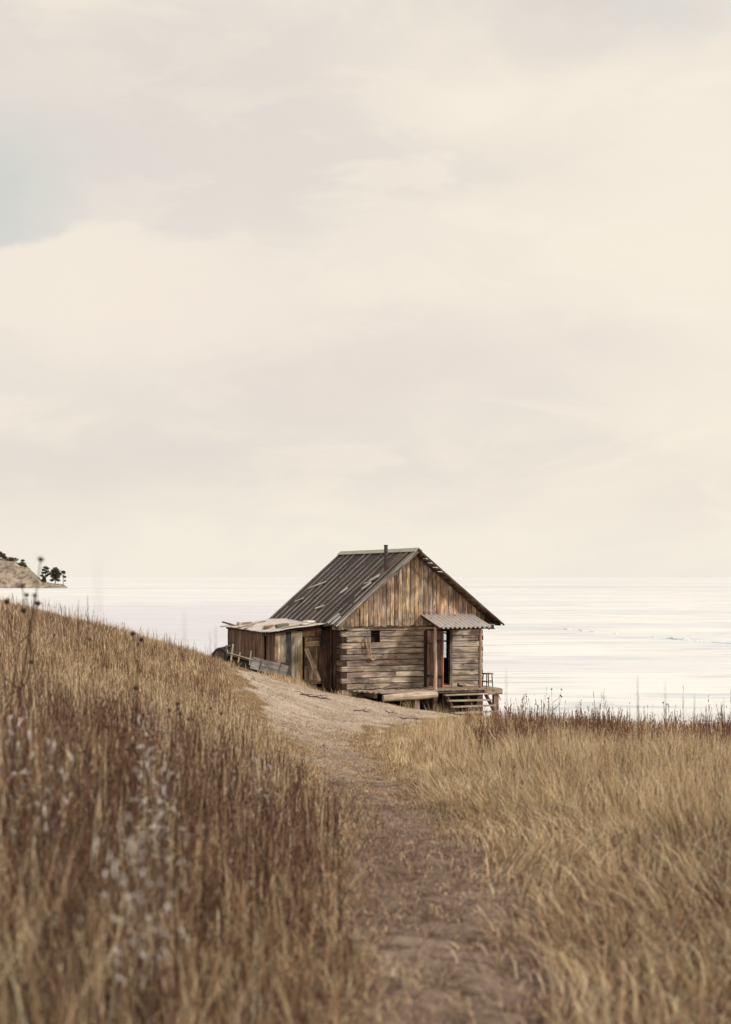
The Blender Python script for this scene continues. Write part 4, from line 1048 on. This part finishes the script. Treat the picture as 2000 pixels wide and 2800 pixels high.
def hval(i):
    q = (i.astype(np.int64) * 2654435761) & 0xffffffff; q = ((q ^ (q >> 15)) * 2246822519) & 0xffffffff
    return ((q >> 8) & 0xffff) / 65535.0
def clump(x, y):
    """draw most points towards tussock centres; returns the outward direction too"""
    cell = np.interp(y, [3, 12, 30], [.16, .26, .42]); lv = np.floor(np.log2(cell / .16) * 2 + .5); cell = .16 * 2 ** (lv / 2)
    ix = np.floor(x / cell); iy = np.floor(y / cell); cid = (ix * 7919 + iy * 104729 + lv * 31).astype(np.int64)
    cx = (ix + .15 + .7 * hval(cid)) * cell; cy = (iy + .15 + .7 * hval(cid + 5)) * cell
    inc = RNG.random(len(x)) < .65; f = np.where(inc, .45, 1.0)
    nx_ = cx + (x - cx) * f; ny_ = cy + (y - cy) * f
    return nx_, ny_, np.arctan2(ny_ - cy, nx_ - cx), cid, inc
def patchy(x, y, s, seed, lo=.3, hi=.7): return np.clip((fbm(x * s, y * s, seed) - lo) / (hi - lo), 0, 1)

def band(name, label, n, y0, y1, side, hfun, width, pal, segs, leanm=.5, lsd=.25, plume=None, shape='blade', thr=.5, var=.16, dirf=None, curve=1.6, keep=None):
    x, y = scatter(n, y0, y1, side)
    b = bare(x, y); k = (RNG.random(len(x)) > b ** .6 * 1.04) & clear_hut(x, y)
    if keep is not None: k &= keep(x, y)
    x, y = x[k], y[k]; N = len(x)
    x, y, cdir, cid, inc = clump(x, y)
    hg = hfun(x, y) * RNG.uniform(.55, 1.15, N) * (1 - .55 * bare(x, y))
    ld = RNG.uniform(0, 2 * math.pi, N) if dirf is None else dirf(x, y, N)
    ln = np.abs(RNG.normal(leanm, lsd, N)) if not callable(leanm) else leanm(x, y, N)
    ld = np.where(inc & (RNG.random(N) < .6), cdir, ld)
    hg = hg * (1 + (hval(cid) - .5) * .7 * inc)
    cl = pal(x, y, N) if callable(pal) else pick(pal, N, var)
    cl = cl * (1 + (hval(cid + 977) - .5)[:, None] * np.array([.5, .56, .6]))
    pl = None
    if plume is not None: pl = pick(plume, N, .2)
    return blades(name, label, x, y, hg, width * RNG.uniform(.7, 1.4, N), ln, ld, np.clip(cl, .01, .9), segs, pl, shape, curve=curve)

def dist_edge(x, y):
    L = np.interp(y, [p[0] for p in PL], [p[1] for p in PL]); R = np.interp(y, [p[0] for p in PR], [p[1] for p in PR])
    return np.maximum(L - x, x - R)
def mixpal(A, B, f, N, var=.16, lt=.22, dp=.20):
    c = mixpal0(A, B, f, N, var); r = RNG.random(N)
    c = np.where((r < lt)[:, None], pick(LIGHT, N, .1), c); return np.where((r > 1 - dp)[:, None], pick(SHADOW, N, .1), c)
def mixpal0(A, B, f, N, var=.16):
    a = pick(A, N, var); b = pick(B, N, var); s = (RNG.random(N) < f)[:, None]; return np.where(s, b, a)

# left side -----------------------------------------------------------------
def hl_near(x, y): return np.clip(.07 + dist_edge(x, y) * .42, .06, .60) * (.7 + .5 * patchy(x, y, 1.2, 61))
band('dry_grass', 'tall brown dead grass filling the near left foreground', 120000, 2.2, 9, 'L', hl_near, .0042,
     lambda x, y, N: mixpal(DARK, GOLD, .40 + .55 * patchy(x, y, 1.0, 62), N, .2, .10, .42), 4, .42, .3)  # fewer pale blades up close: vignette put into their colour
band('dry_grass', 'golden brown dead grass left of the path, middle distance', 190000, 9, 20, 'L', lambda x, y: np.clip(.06 + dist_edge(x, y) * .30, .06, .50) * (.7 + .5 * patchy(x, y, .9, 63)), .0055,
     lambda x, y, N: mixpal(DARK, GOLD, .20 + .6 * patchy(x, y, .8, 64), N, .2, .16, .30), 3, .45, .3)
band('dry_grass', 'short straw grass covering the hillside left of the sand', 300000, 20, 47, 'L', lambda x, y: np.clip(.08 + dist_edge(x, y) * .10, .07, .27) * (.6 + .7 * patchy(x, y, .6, 65)), .0095,
     lambda x, y, N: mixpal(BROWN, STRAW, .05 + .45 * patchy(x, y, .5, 66, .45, .75), N, .14, .15, .10), 2, .5, .3)
# right side ----------------------------------------------------------------
def hr_near(x, y): return np.clip(.05 + dist_edge(x, y) * .20, .05, .42) * (.7 + .5 * patchy(x, y, 1.1, 71))
def lean_r(x, y, N):      # matted and laid over near the path, upright further right
    e = dist_edge(x, y); e = e + (fbm(x * 1.1, y * 1.1, 89, 3) - .5) * 1.2; m_ = np.interp(e, [0, .5, 1.1, 1.8], [1.5, 1.35, .8, .25]); m_ = np.maximum(m_, np.interp(y, [6, 9.5], [1.15, 0])); m_ = np.where(y > 12, m_ * .75, m_)
    return np.abs(RNG.normal(0, .35, N) + m_)
def dir_r(x, y, N):
    base = 2.6 + (fbm(x * .6, y * .6, 88, 3) - .5) * 10 * np.where(y < 14, 1, .5)
    return base + RNG.normal(0, np.where(dist_edge(x, y) > 1.2, 2.2, 1.2), N)
band('dry_grass', 'matted pale and brown grass right of the path, nearest the viewer', 120000, 2.2, 9, 'R', lambda x, y: hr_near(x, y) * 1.1 + .02, .0045,
     lambda x, y, N: mixpal(GOLD, DARK, .6, N, .16, .18, .34), 4, lean_r, dirf=dir_r, curve=1.2)  # darker mix near the lens, vignette put into the colour
band('dry_grass', 'golden swaying grass right of the path', 220000, 9, 21, 'R', lambda x, y: np.clip(.07 + dist_edge(x, y) * .26, .07, .46) * (.75 + .4 * patchy(x, y, .9, 73)), .006,
     lambda x, y, N: mixpal(GOLD, STRAW, .55, N, .14, .2, .20), 3, lean_r, dirf=dir_r, curve=1.3)
band('dry_grass', 'pale straw grass on the crest right of the path', 210000, 21, 42, 'R', lambda x, y: np.clip(.10 + dist_edge(x, y) * .16, .08, .44) * (.55 + .75 * patchy(x, y, .9, 74)), .0095,
     lambda x, y, N: mixpal(STRAW, GOLD, .5, N, .14, .2, .10), 2, .4, .25)
def weeds(name, label, n, y0, y1, side, hfun, stem_w, pal, keep, twigs=11, tl=.10, tw=.006, tpal=None, lo=.45):
    """stems that branch into many short ascending twigs towards the top"""
    x, y = scatter(n, y0, y1, side); k = (bare(x, y) < .3) & clear_hut(x, y) & keep(x, y); x, y = x[k], y[k]; N = len(x)
    hg = hfun(x, y) * RNG.uniform(.6, 1.2, N); ln = np.abs(RNG.normal(.10, .09, N)); ld = RNG.uniform(0, 6.28, N); c = pick(pal, N, .15); zb = H(x, y)
    X, Y, Z, G, W, Ln, Ld, Cc = [x], [y], [zb], [hg], [stem_w * RNG.uniform(.8, 1.3, N)], [ln], [ld], [c]
    for q in range(twigs):
        t = lo + (1 - lo) * (q + RNG.random(N)) / twigs; a = RNG.uniform(0, 6.28, N); r = hg * np.sin(ln * t * .8) * t
        X.append(x + np.cos(ld) * r); Y.append(y + np.sin(ld) * r); Z.append(zb + hg * t * np.cos(ln * .8)); G.append(tl * hg / .5 * (1.25 - t) * RNG.uniform(.6, 1.4, N)); W.append(tw * RNG.uniform(.7, 1.4, N))
        Ln.append(RNG.uniform(.3, .8, N)); Ld.append(a); Cc.append(pick(tpal or pal, N, .2))
    f = np.concatenate
    return blades(name, label, f(X), f(Y), f(G), f(W), f(Ln), f(Ld), np.clip(f(Cc), .01, .9), 3, z0=f(Z), bsd=.08, curve=1.0)
WD = [lin(*c) for c in ((126, 92, 74), (106, 76, 62), (144, 110, 86), (90, 64, 54))]
weeds('brown_weeds', 'brown feathery weeds along the crest right of the steps', 42000, 23, 37, 'R', lambda x, y: (.50 * (.45 + .9 * patchy(x, y, .8, 75))) * RNG.choice([.8, 1.0, 1.5], len(x), p=[.5, .42, .08]), .010, WD,
      lambda x, y: (x > y * .045 + .8) & (RNG.random(len(x)) < .25 + patchy(x, y, .9, 76, .38, .58)), tw=.012, tl=.11)
weeds('brown_weeds', 'reddish brown weeds standing in the near left grass', 17000, 3.5, 15, 'L', lambda x, y: np.clip(.2 + dist_edge(x, y) * .42, .15, .72), .0055, [lin(92, 64, 54), lin(72, 52, 44), lin(116, 84, 68)],
      lambda x, y: RNG.random(len(x)) < patchy(x, y, 1.0, 77, .38, .66) * np.clip(dist_edge(x, y) * 1.6, 0, 1), tw=.0062, tl=.10)
weeds('brown_weeds', 'dark wiry weeds scattered over the left hillside', 6000, 15, 42, 'L', lambda x, y: np.clip(.15 + dist_edge(x, y) * .22, .12, .46), .008, WD,
      lambda x, y: (RNG.random(len(x)) < patchy(x, y, .6, 78, .42, .68)) & (dist_edge(x, y) > .6), tw=.009)
weeds('brown_weeds', 'brown seeding weeds among the golden grass at right', 11000, 4.5, 24, 'R', lambda x, y: np.clip(.15 + dist_edge(x, y) * .25, .12, .5), .005, WD,
      lambda x, y: (RNG.random(len(x)) < patchy(x, y, .8, 79, .40, .68) * np.clip(dist_edge(x, y) / 2.5, 0, 1)) & (dist_edge(x, y) > .8), tw=.005)
SL_ = [lin(220, 198, 160), lin(206, 180, 142), lin(236, 218, 186)]
weeds('seeding_grass', 'pale seeding grass stems rising through the left grass', 9000, 3.5, 20, 'L', lambda x, y: np.clip(.25 + dist_edge(x, y) * .45, .18, .74), .0032, SL_,
      lambda x, y: RNG.random(len(x)) < np.clip(dist_edge(x, y) * 1.3, .05, 1), twigs=7, tl=.05, tw=.0036, lo=.78)
weeds('seeding_grass', 'pale seeding grass stems on the far left hillside', 9000, 20, 43, 'L', lambda x, y: np.clip(.14 + dist_edge(x, y) * .10, .12, .36), .007, SL_ + [lin(150, 120, 94)],
      lambda x, y: dist_edge(x, y) > .3, twigs=5, tl=.06, tw=.009, lo=.75)
weeds('seeding_grass', 'pale seeding grass stems swaying in the right grass', 12000, 5, 38, 'R', lambda x, y: np.clip(.18 + dist_edge(x, y) * .25, .15, .56), .0055, SL_,
      lambda x, y: RNG.random(len(x)) < np.clip(dist_edge(x, y) * .7, 0, 1), twigs=6, tl=.05, tw=.006, lo=.75)
# matted, laid-over thatch under the standing grass and spilling onto the path
x, y = scatter(150000, 2.3, 16, 'R'); k = (dist_edge(x, y) > -.45) & (dist_edge(x, y) < 1.9 + (y < 9) * 1.5) & (RNG.random(len(x)) < (.35 + patchy(x, y, 1.6, 83)) * np.clip((dist_edge(x, y) + .5) / .6, 0, 1) ** 2); x, y = x[k], y[k]; N = len(x)
flow = (fbm(x * .8, y * .8, 84, 3) - .5) * 9
blades('matted_grass', 'pale tangled grass laid flat along the right side of the path', x, y, RNG.uniform(.12, .42, N) * np.clip(.6 + dist_edge(x, y), .4, 1), RNG.uniform(.003, .006, N), np.abs(RNG.normal(1.25, .25, N)), flow + RNG.normal(2.6, .55, N), pick(LIGHT + STRAW + GOLD + BROWN + SHADOW, N, .15), 4, z_off=.03, curve=1.5, bsd=.35)
x, y = scatter(70000, 2.3, 16, 'L'); k = (dist_edge(x, y) > -.4) & (dist_edge(x, y) < .8) & (RNG.random(len(x)) < (.2 + patchy(x, y, 1.6, 85)) * np.clip((dist_edge(x, y) + .45) / .6, 0, 1) ** 2); x, y = x[k], y[k]; N = len(x)
blades('matted_grass', 'brown tangled grass spilling onto the left side of the path', x, y, RNG.uniform(.12, .35, N), RNG.uniform(.003, .005, N), np.abs(RNG.normal(1.2, .3, N)), RNG.uniform(0, 6.28, N), pick(GOLD + BROWN + DARK + SHADOW, N, .18), 4, z_off=.02, curve=1.5, bsd=.35)
# litter lying on the path
def litter(n, y0, y1, pal, wid, L):
    y = y0 + (y1 - y0) * RNG.random(n); l = np.interp(y, [p[0] for p in PL], [p[1] for p in PL]); r = np.interp(y, [p[0] for p in PR], [p[1] for p in PR])
    x = l - .5 + (r - l + 1.0) * RNG.random(n); k = clear_hut(x, y) & (RNG.random(n) < .25 + .75 * patchy(x, y, 2.0, 81, .4, .65)); x, y = x[k], y[k]; N = len(x)
    return x, y, L * RNG.uniform(.3, 1.3, N), wid * RNG.uniform(.6, 1.3, N), np.abs(RNG.normal(1.45, .12, N)), RNG.uniform(0, 6.28, N), pick(pal, N, .2)
x, y, hg, wd, ln, ld, cl = litter(60000, 2.5, 16, [lin(170, 150, 132), lin(132, 110, 94), lin(96, 78, 68), lin(204, 182, 150), lin(216, 194, 162), lin(146, 110, 94), lin(82, 66, 58)], .0045, .10)
blades('grass_litter', 'broken dry stalks littering the near footpath', x, y, hg, wd, ln, ld, cl, 3, z_off=.035, curve=2.2)
x, y, hg, wd, ln, ld, cl = litter(40000, 14, 30, BROWN + STRAW, .007, .11)
blades('grass_litter', 'broken dry stalks littering the middle of the footpath', x, y, hg, wd, ln, ld, cl, 3, z_off=.035, curve=2.2)
x, y, hg, wd, ln, ld, cl = litter(16000, 29, 44, BROWN + STRAW + [lin(112, 92, 76)], .008, .12)
blades('grass_litter', 'dark bits of straw scattered on the sand by the hut', x, y, hg, wd, ln, ld, cl, 3, z_off=.035, curve=2.2)
# grass tufts against the shed foot, the cart and below the platform
def tufts(label, spots, n, hh, wid, pal, lean=.4):
    X = []; Y = []
    for (u, v, s) in spots:
        p = HL(u, v, 0); X.append(p.x + RNG.normal(0, s, n)); Y.append(p.y + RNG.normal(0, s * .5, n))
    x = np.concatenate(X); y = np.concatenate(Y); N = len(x)
    blades('dry_grass', label, x, y, hh * RNG.uniform(.4, 1.2, N), wid * RNG.uniform(.7, 1.3, N), np.abs(RNG.normal(lean, .25, N)), RNG.uniform(0, 6.28, N), pick(pal, N, .15), 3)
tufts('pale tufts along the foot of the shed wall and the hut corner', [(-1.8 + .16 * k, .85, .12) for k in range(11)] + [(-.1 + .2 * k, -.12, .10) for k in range(3)], 60, .22, .012, STRAW)
tufts('pale tufts growing round the wooden cart', [(-2.9 + .2 * k + .0, -.9 + .35 * (k % 2), .2) for k in range(2, 8)] + [(-3.3 - .1 * k, .2, .2) for k in range(4)], 90, .26, .012, STRAW)
tufts('greenish tufts under the pale platform and by the steps', [(2.35, -1.45, .10), (2.55, -1.5, .08), (2.8, -1.6, .08), (1.6, -1.3, .1), (3.3, -2.1, .12), (3.8, -2.2, .15), (4.3, -2.2, .15)], 38, .42, .012, [lin(176, 166, 118), lin(196, 180, 134), lin(160, 148, 104)], .6)

random.seed(91)
for k, (col, row, d, r, lb) in enumerate([(925, 2150, 17, .07, 'dark clod at the right edge of the path, halfway to the hut'), (1145, 2148, 16.5, .06, 'dark stone in the grass edge right of the path'), (1040, 2112, 18.5, .05, 'small dark clod in the middle of the far path'),
        (985, 2400, 9.5, .05, 'grey stone by the left edge of the near path'), (1120, 2560, 7, .04, 'small brown stone in the near path'), (1290, 2440, 8.6, .045, 'pale stone near the right edge of the path')]):
    x = (col - 1000) / FPX * d; m = MB(); m.blob((0, 0, r * .3), (r * 1.2, r, r * .6), vary(lin(104, 88, 78), .2), 9, 6, .2)
    o = m.build('stone', M_plain, smooth=True, loc=(x, d, h1(x, d))); tag(o, lb, 'stone', 'stones and clods along the path')
# ------------------------------------------------------------------ single dried plants
BEND = {}
def stalk_proto(kind):
    """unit-height dried plant; parts: stem, seed heads"""
    t = bpy.data.objects.new('dried_thistle' if kind < 3 else 'plumed_grass_stalk' if kind == 3 else 'fluffy_seed_plant', None); C.objects.link(t)
    brn = lin(78, 56, 44); m = MB(); heads = []
    bendx = random.uniform(-.1, .1); BEND[kind] = bendx
    main = [(bendx * q * q, .02 * math.sin(q * 5), q) for q in np.linspace(-.05, 1, 9)]
    if kind < 3:
        m.tube(main, [.0030 * (1.2 - .6 * i / 8) for i in range(9)], brn, n=5); heads.append((*main[-1], .0085 if kind == 0 else .013))
        for b in range((0, 2, 4)[kind]):
            z = .5 + .35 * random.random(); a = random.random() * 6.28; L = random.uniform(.12, .28); bx = bendx * z * z
            tip = (bx + math.cos(a) * L * .55, math.sin(a) * L * .55, z + L * .85); m.tube([(bx, 0, z), (bx + math.cos(a) * L * .4, math.sin(a) * L * .4, z + L * .3), tip], [.0035, .003, .0025], brn, n=4); heads.append((*tip, random.uniform(.010, .014)))
    elif kind == 3:
        m.tube(main, [.004 * (1.15 - .7 * i / 8) for i in range(9)], lin(120, 92, 66), n=5)
    else:
        m.tube(main, [.006 * (1.15 - .6 * i / 8) for i in range(9)], lin(96, 78, 68), n=5)
        for b in range(24):
            z = .5 + .48 * b / 24; a = b * 2.4; L = random.uniform(.03, .10); tip = (bendx * z * z + math.cos(a) * L, math.sin(a) * L, z + L * .5)
            m.tube([(bendx * z * z, 0, z), tip], [.003, .002], lin(96, 78, 68), n=4); heads.append((*tip, random.uniform(.010, .018)))
    m.build('stem', M_plain, t)
    if kind < 3:
        for (x, y, z, r) in heads:
            m = MB(); m.blob((x, y, z), (r, r, r * .85), lin(56, 40, 32), 9, 6, .12)
            for q in range(16):
                a = random.random() * 6.28; e = random.uniform(-.3, 1.2); dv_ = Vector((math.cos(a) * math.cos(e), math.sin(a) * math.cos(e), math.sin(e))); m.tube([Vector((x, y, z)) + dv_ * r * .7, Vector((x, y, z)) + dv_ * r * 1.6], [r * .1, r * .02], lin(92, 70, 54), n=3)
            m.build('seed_head', M_plain, t)
    elif kind == 3:
        m = MB()
        for q in range(46):
            z = .72 + .3 * q / 46; a = random.random() * 6.28; L = .05 * (1.15 - (z - .72) / .3); c = Vector((bendx * z * z, 0, z)); m.tube([c, c + Vector((math.cos(a) * L * .6, math.sin(a) * L * .6, L))], [.0035, .001], lin(112, 86, 66), n=3)
        m.build('plume', M_plain, t)
    else:
        for (x, y, z, r) in heads:
            m = MB()
            a0 = random.random() * 6.28; sw = random.choice([-1, 1]); ln_ = random.uniform(1.2, 2.6); tl = random.uniform(-1, 1)
            arc = [Vector((x + math.cos(a0 + sw * q * .5) * r * 1.9, y + math.sin(a0 + q * .3) * r * 1.2, z + math.sin(a0 + sw * q * .5) * r * 2.0 + tl * q * r * .3)) for q in np.linspace(0, ln_ * 1.6, 7)]
            m.tube(arc, [r * .08, r * .16, r * .20, r * .19, r * .15, r * .10, r * .05], vary(lin(226, 220, 214), .08), n=5)
            for q in range(16):
                c_ = random.choice(arc); v_ = Vector((random.gauss(0, 1), random.gauss(0, 1), random.gauss(0, 1))).normalized(); m.tube([c_, c_ + v_ * r * random.uniform(.4, .8)], [r * .07, r * .02], vary(lin(214, 208, 202), .08), n=3)
            m.build('fluff', M_plain, t)
    return t
random.seed(66)
protos = {k: stalk_proto(k) for k in range(5)}; used = set()
names = {}
def plant(kind, col, row, d, label, lean=0.0):
    """plant whose top shows at col,row when standing d metres away"""
    x = (col - 1000) / FPX * d; zt = CZ - (row - HOR) / FPX * d; zb = h1(x, d); hgt = max(.12, zt - zb)
    t = protos[kind] if kind not in used else copy_tree(protos[kind]); used.add(kind)
    t.location = (x, d, zb); q_ = 1.0 if kind < 3 else .28 * min(1, d / 12) if kind == 3 else 1.0; t.scale = (hgt * q_, hgt * q_, hgt) ; rz = random.uniform(0, 6.28); t.rotation_euler = (0, 0, rz)
    t.location.x = x - math.cos(rz) * BEND[kind] * t.scale[0]; tag(t, label, ['thistle', 'thistle', 'thistle', 'grass stalk', 'seed plant'][kind], ['dried thistles standing in the grass', 'dried thistles standing in the grass', 'dried thistles standing in the grass', 'plumed grass stalks', 'plants with white seed fluff'][kind])
    return t
for (k, c, r, d, lb) in [
    (0, 108, 1530, 6.5, 'lone tall blurred stalk rising beside the far pines'),
    (0, 64, 1603, 7.5, 'dark seed head against the ice just below the headland'),
    (0, 75, 1626, 8.5, 'smaller seed head right of the one below the headland'),
    (0, 92, 1629, 7.0, 'slanting dark seed head against the snow, right of two others'),
    (1, 30, 1645, 9, 'branched thistle breaking the skyline at the left edge'),
    (1, 55, 1670, 9, 'branched thistle just below the hill skyline at far left'),
    (0, 150, 1738, 11, 'single round seed head low on the left hillside'),
    (0, 248, 1750, 11, 'round seed head standing clear on the left hillside'),
    (1, 398, 1748, 9.5, 'large thistle head on a long stalk touching the hill skyline'),
    (0, 375, 1760, 10, 'small thistle head just left of the large skyline thistle'),
    (2, 300, 1990, 7, 'bushy thistle with several heads in the middle of the left grass'),
    (1, 150, 2005, 6.5, 'thistle with a curled pale leaf near the left edge'),
    (1, 395, 1955, 8, 'pair of dark heads above the white fluff'),
    (1, 455, 1945, 8, 'dark head right of the pair above the white fluff'),
    (0, 200, 2105, 6, 'flat dark head low in the left grass'),
    (0, 340, 2065, 6.2, 'dark head left of the white fluff, upper of two'),
    (0, 365, 2135, 6, 'dark head left of the white fluff, lower of two'),
    (2, 300, 2060, 6.4, 'thistle cluster in the dense left grass'),
    (0, 315, 2110, 5.8, 'dark head under the thistle cluster'),
    (0, 195, 2190, 5.5, 'large dark head low near the left edge'),
    (1, 140, 2180, 5.5, 'forked thistle at the left edge, half hidden in grass'),
    (0, 160, 2288, 5.0, 'lowest blurred seed head in the left foreground'),
    (1, 8, 2078, 5.5, 'thistle cut by the left edge of the view'),
    (1, 610, 1950, 10, 'pair of dark heads near the edge of the sand'),
    (0, 890, 2041, 9.5, 'lone thistle head standing out beside the path'),
    (0, 660, 1955, 12, 'small dark head at the grass edge above the path'),
    (1, 520, 1965, 9.5, 'thistle between the white fluff and the sand'),
    (0, 680, 2200, 8, 'bent dark stalk near the path, below the lone thistle'),
    (2, 1512, 1885, 27, 'tall branched weed against the ice right of the steps'),
    (1, 1440, 1905, 28, 'branched weed between the steps and the tall weed'),
    (1, 1825, 1925, 22, 'dark forked weed on the right crest'),
    (0, 1850, 1930, 23, 'thin dark weed beside the forked one on the right crest'),
    (0, 1358, 2190, 8.5, 'thin dark stalk alone in the golden grass right of the path'),
    (3, 1745, 1855, 9, 'blurred plume leaning over the right crest'),
    (3, 1820, 1870, 8, 'wide blurred plume further right over the ice'),
    (3, 1900, 1905, 10, 'blurred plume near the right edge of the view'),
    (3, 1980, 1915, 10, 'plume at the right edge of the view'),
    (3, 268, 1575, 2.6, 'tall very blurred grass plume rising above the horizon at left'),
    (3, 505, 1690, 5.0, 'faint blurred plume over the ice left of the cart'),
    (3, 240, 1635, 12, 'thin arching plume above the left hillside'),
    (3, 215, 1650, 12, 'thin plume just left of the arching one'),
    (3, 292, 1690, 26, 'short dark plume on the hill skyline'),
    (3, 455, 1735, 20, 'dark plume on the skyline left of the cart'),
    (3, 575, 1740, 8, 'blurred feathery plume in front of the cart'),
    (3, 590, 1725, 7, 'blurred taller plume beside the cart'),
    (3, 1385, 1840, 7, 'faint blurred stalk right of the porch'),
    (4, 400, 2045, 6.0, 'white fluffy plant beside the dark seed heads'),
    (4, 460, 2110, 5.4, 'white fluffy plant right of the tallest fluffy one'),
    (4, 350, 2235, 4.0, 'white fluffy plant in the low left foreground, left of a pair'),
    (4, 445, 2225, 3.9, 'brightest white fluffy plant in the low left foreground'),
    (4, 395, 2290, 3.7, 'lowest white fluffy plant in the left foreground'),
    (4, 40, 1965, 6.0, 'white fluffy plant at the left edge'),
    (4, 130, 2030, 5.4, 'white fluffy plant between the left edge and the thistles'),
    (4, 695, 2075, 8.0, 'small white fluffy plant close to the path'),
    (4, 735, 2095, 8.2, 'faint fluffy plant right beside the path'),
    (4, 420, 1925, 8.0, 'fluffy plant in front of the hillside, topmost of the white ones'),
]: plant(k, c, r, d, lb)
# leafless dark stalks that fill the tall grass edge at left: one loose mass
x, y = scatter(2600, 4, 16, 'L'); k = dist_edge(x, y) > .5; x, y = x[k], y[k]; N = len(x)
blades('dead_stems', 'loose dark leafless stems standing through the left grass', x, y, RNG.uniform(.4, .85, N), np.full(N, .006), np.abs(RNG.normal(.12, .08, N)), RNG.uniform(0, 6.28, N), pick([lin(84, 60, 48), lin(66, 48, 40), lin(110, 80, 62)], N, .15), 4)
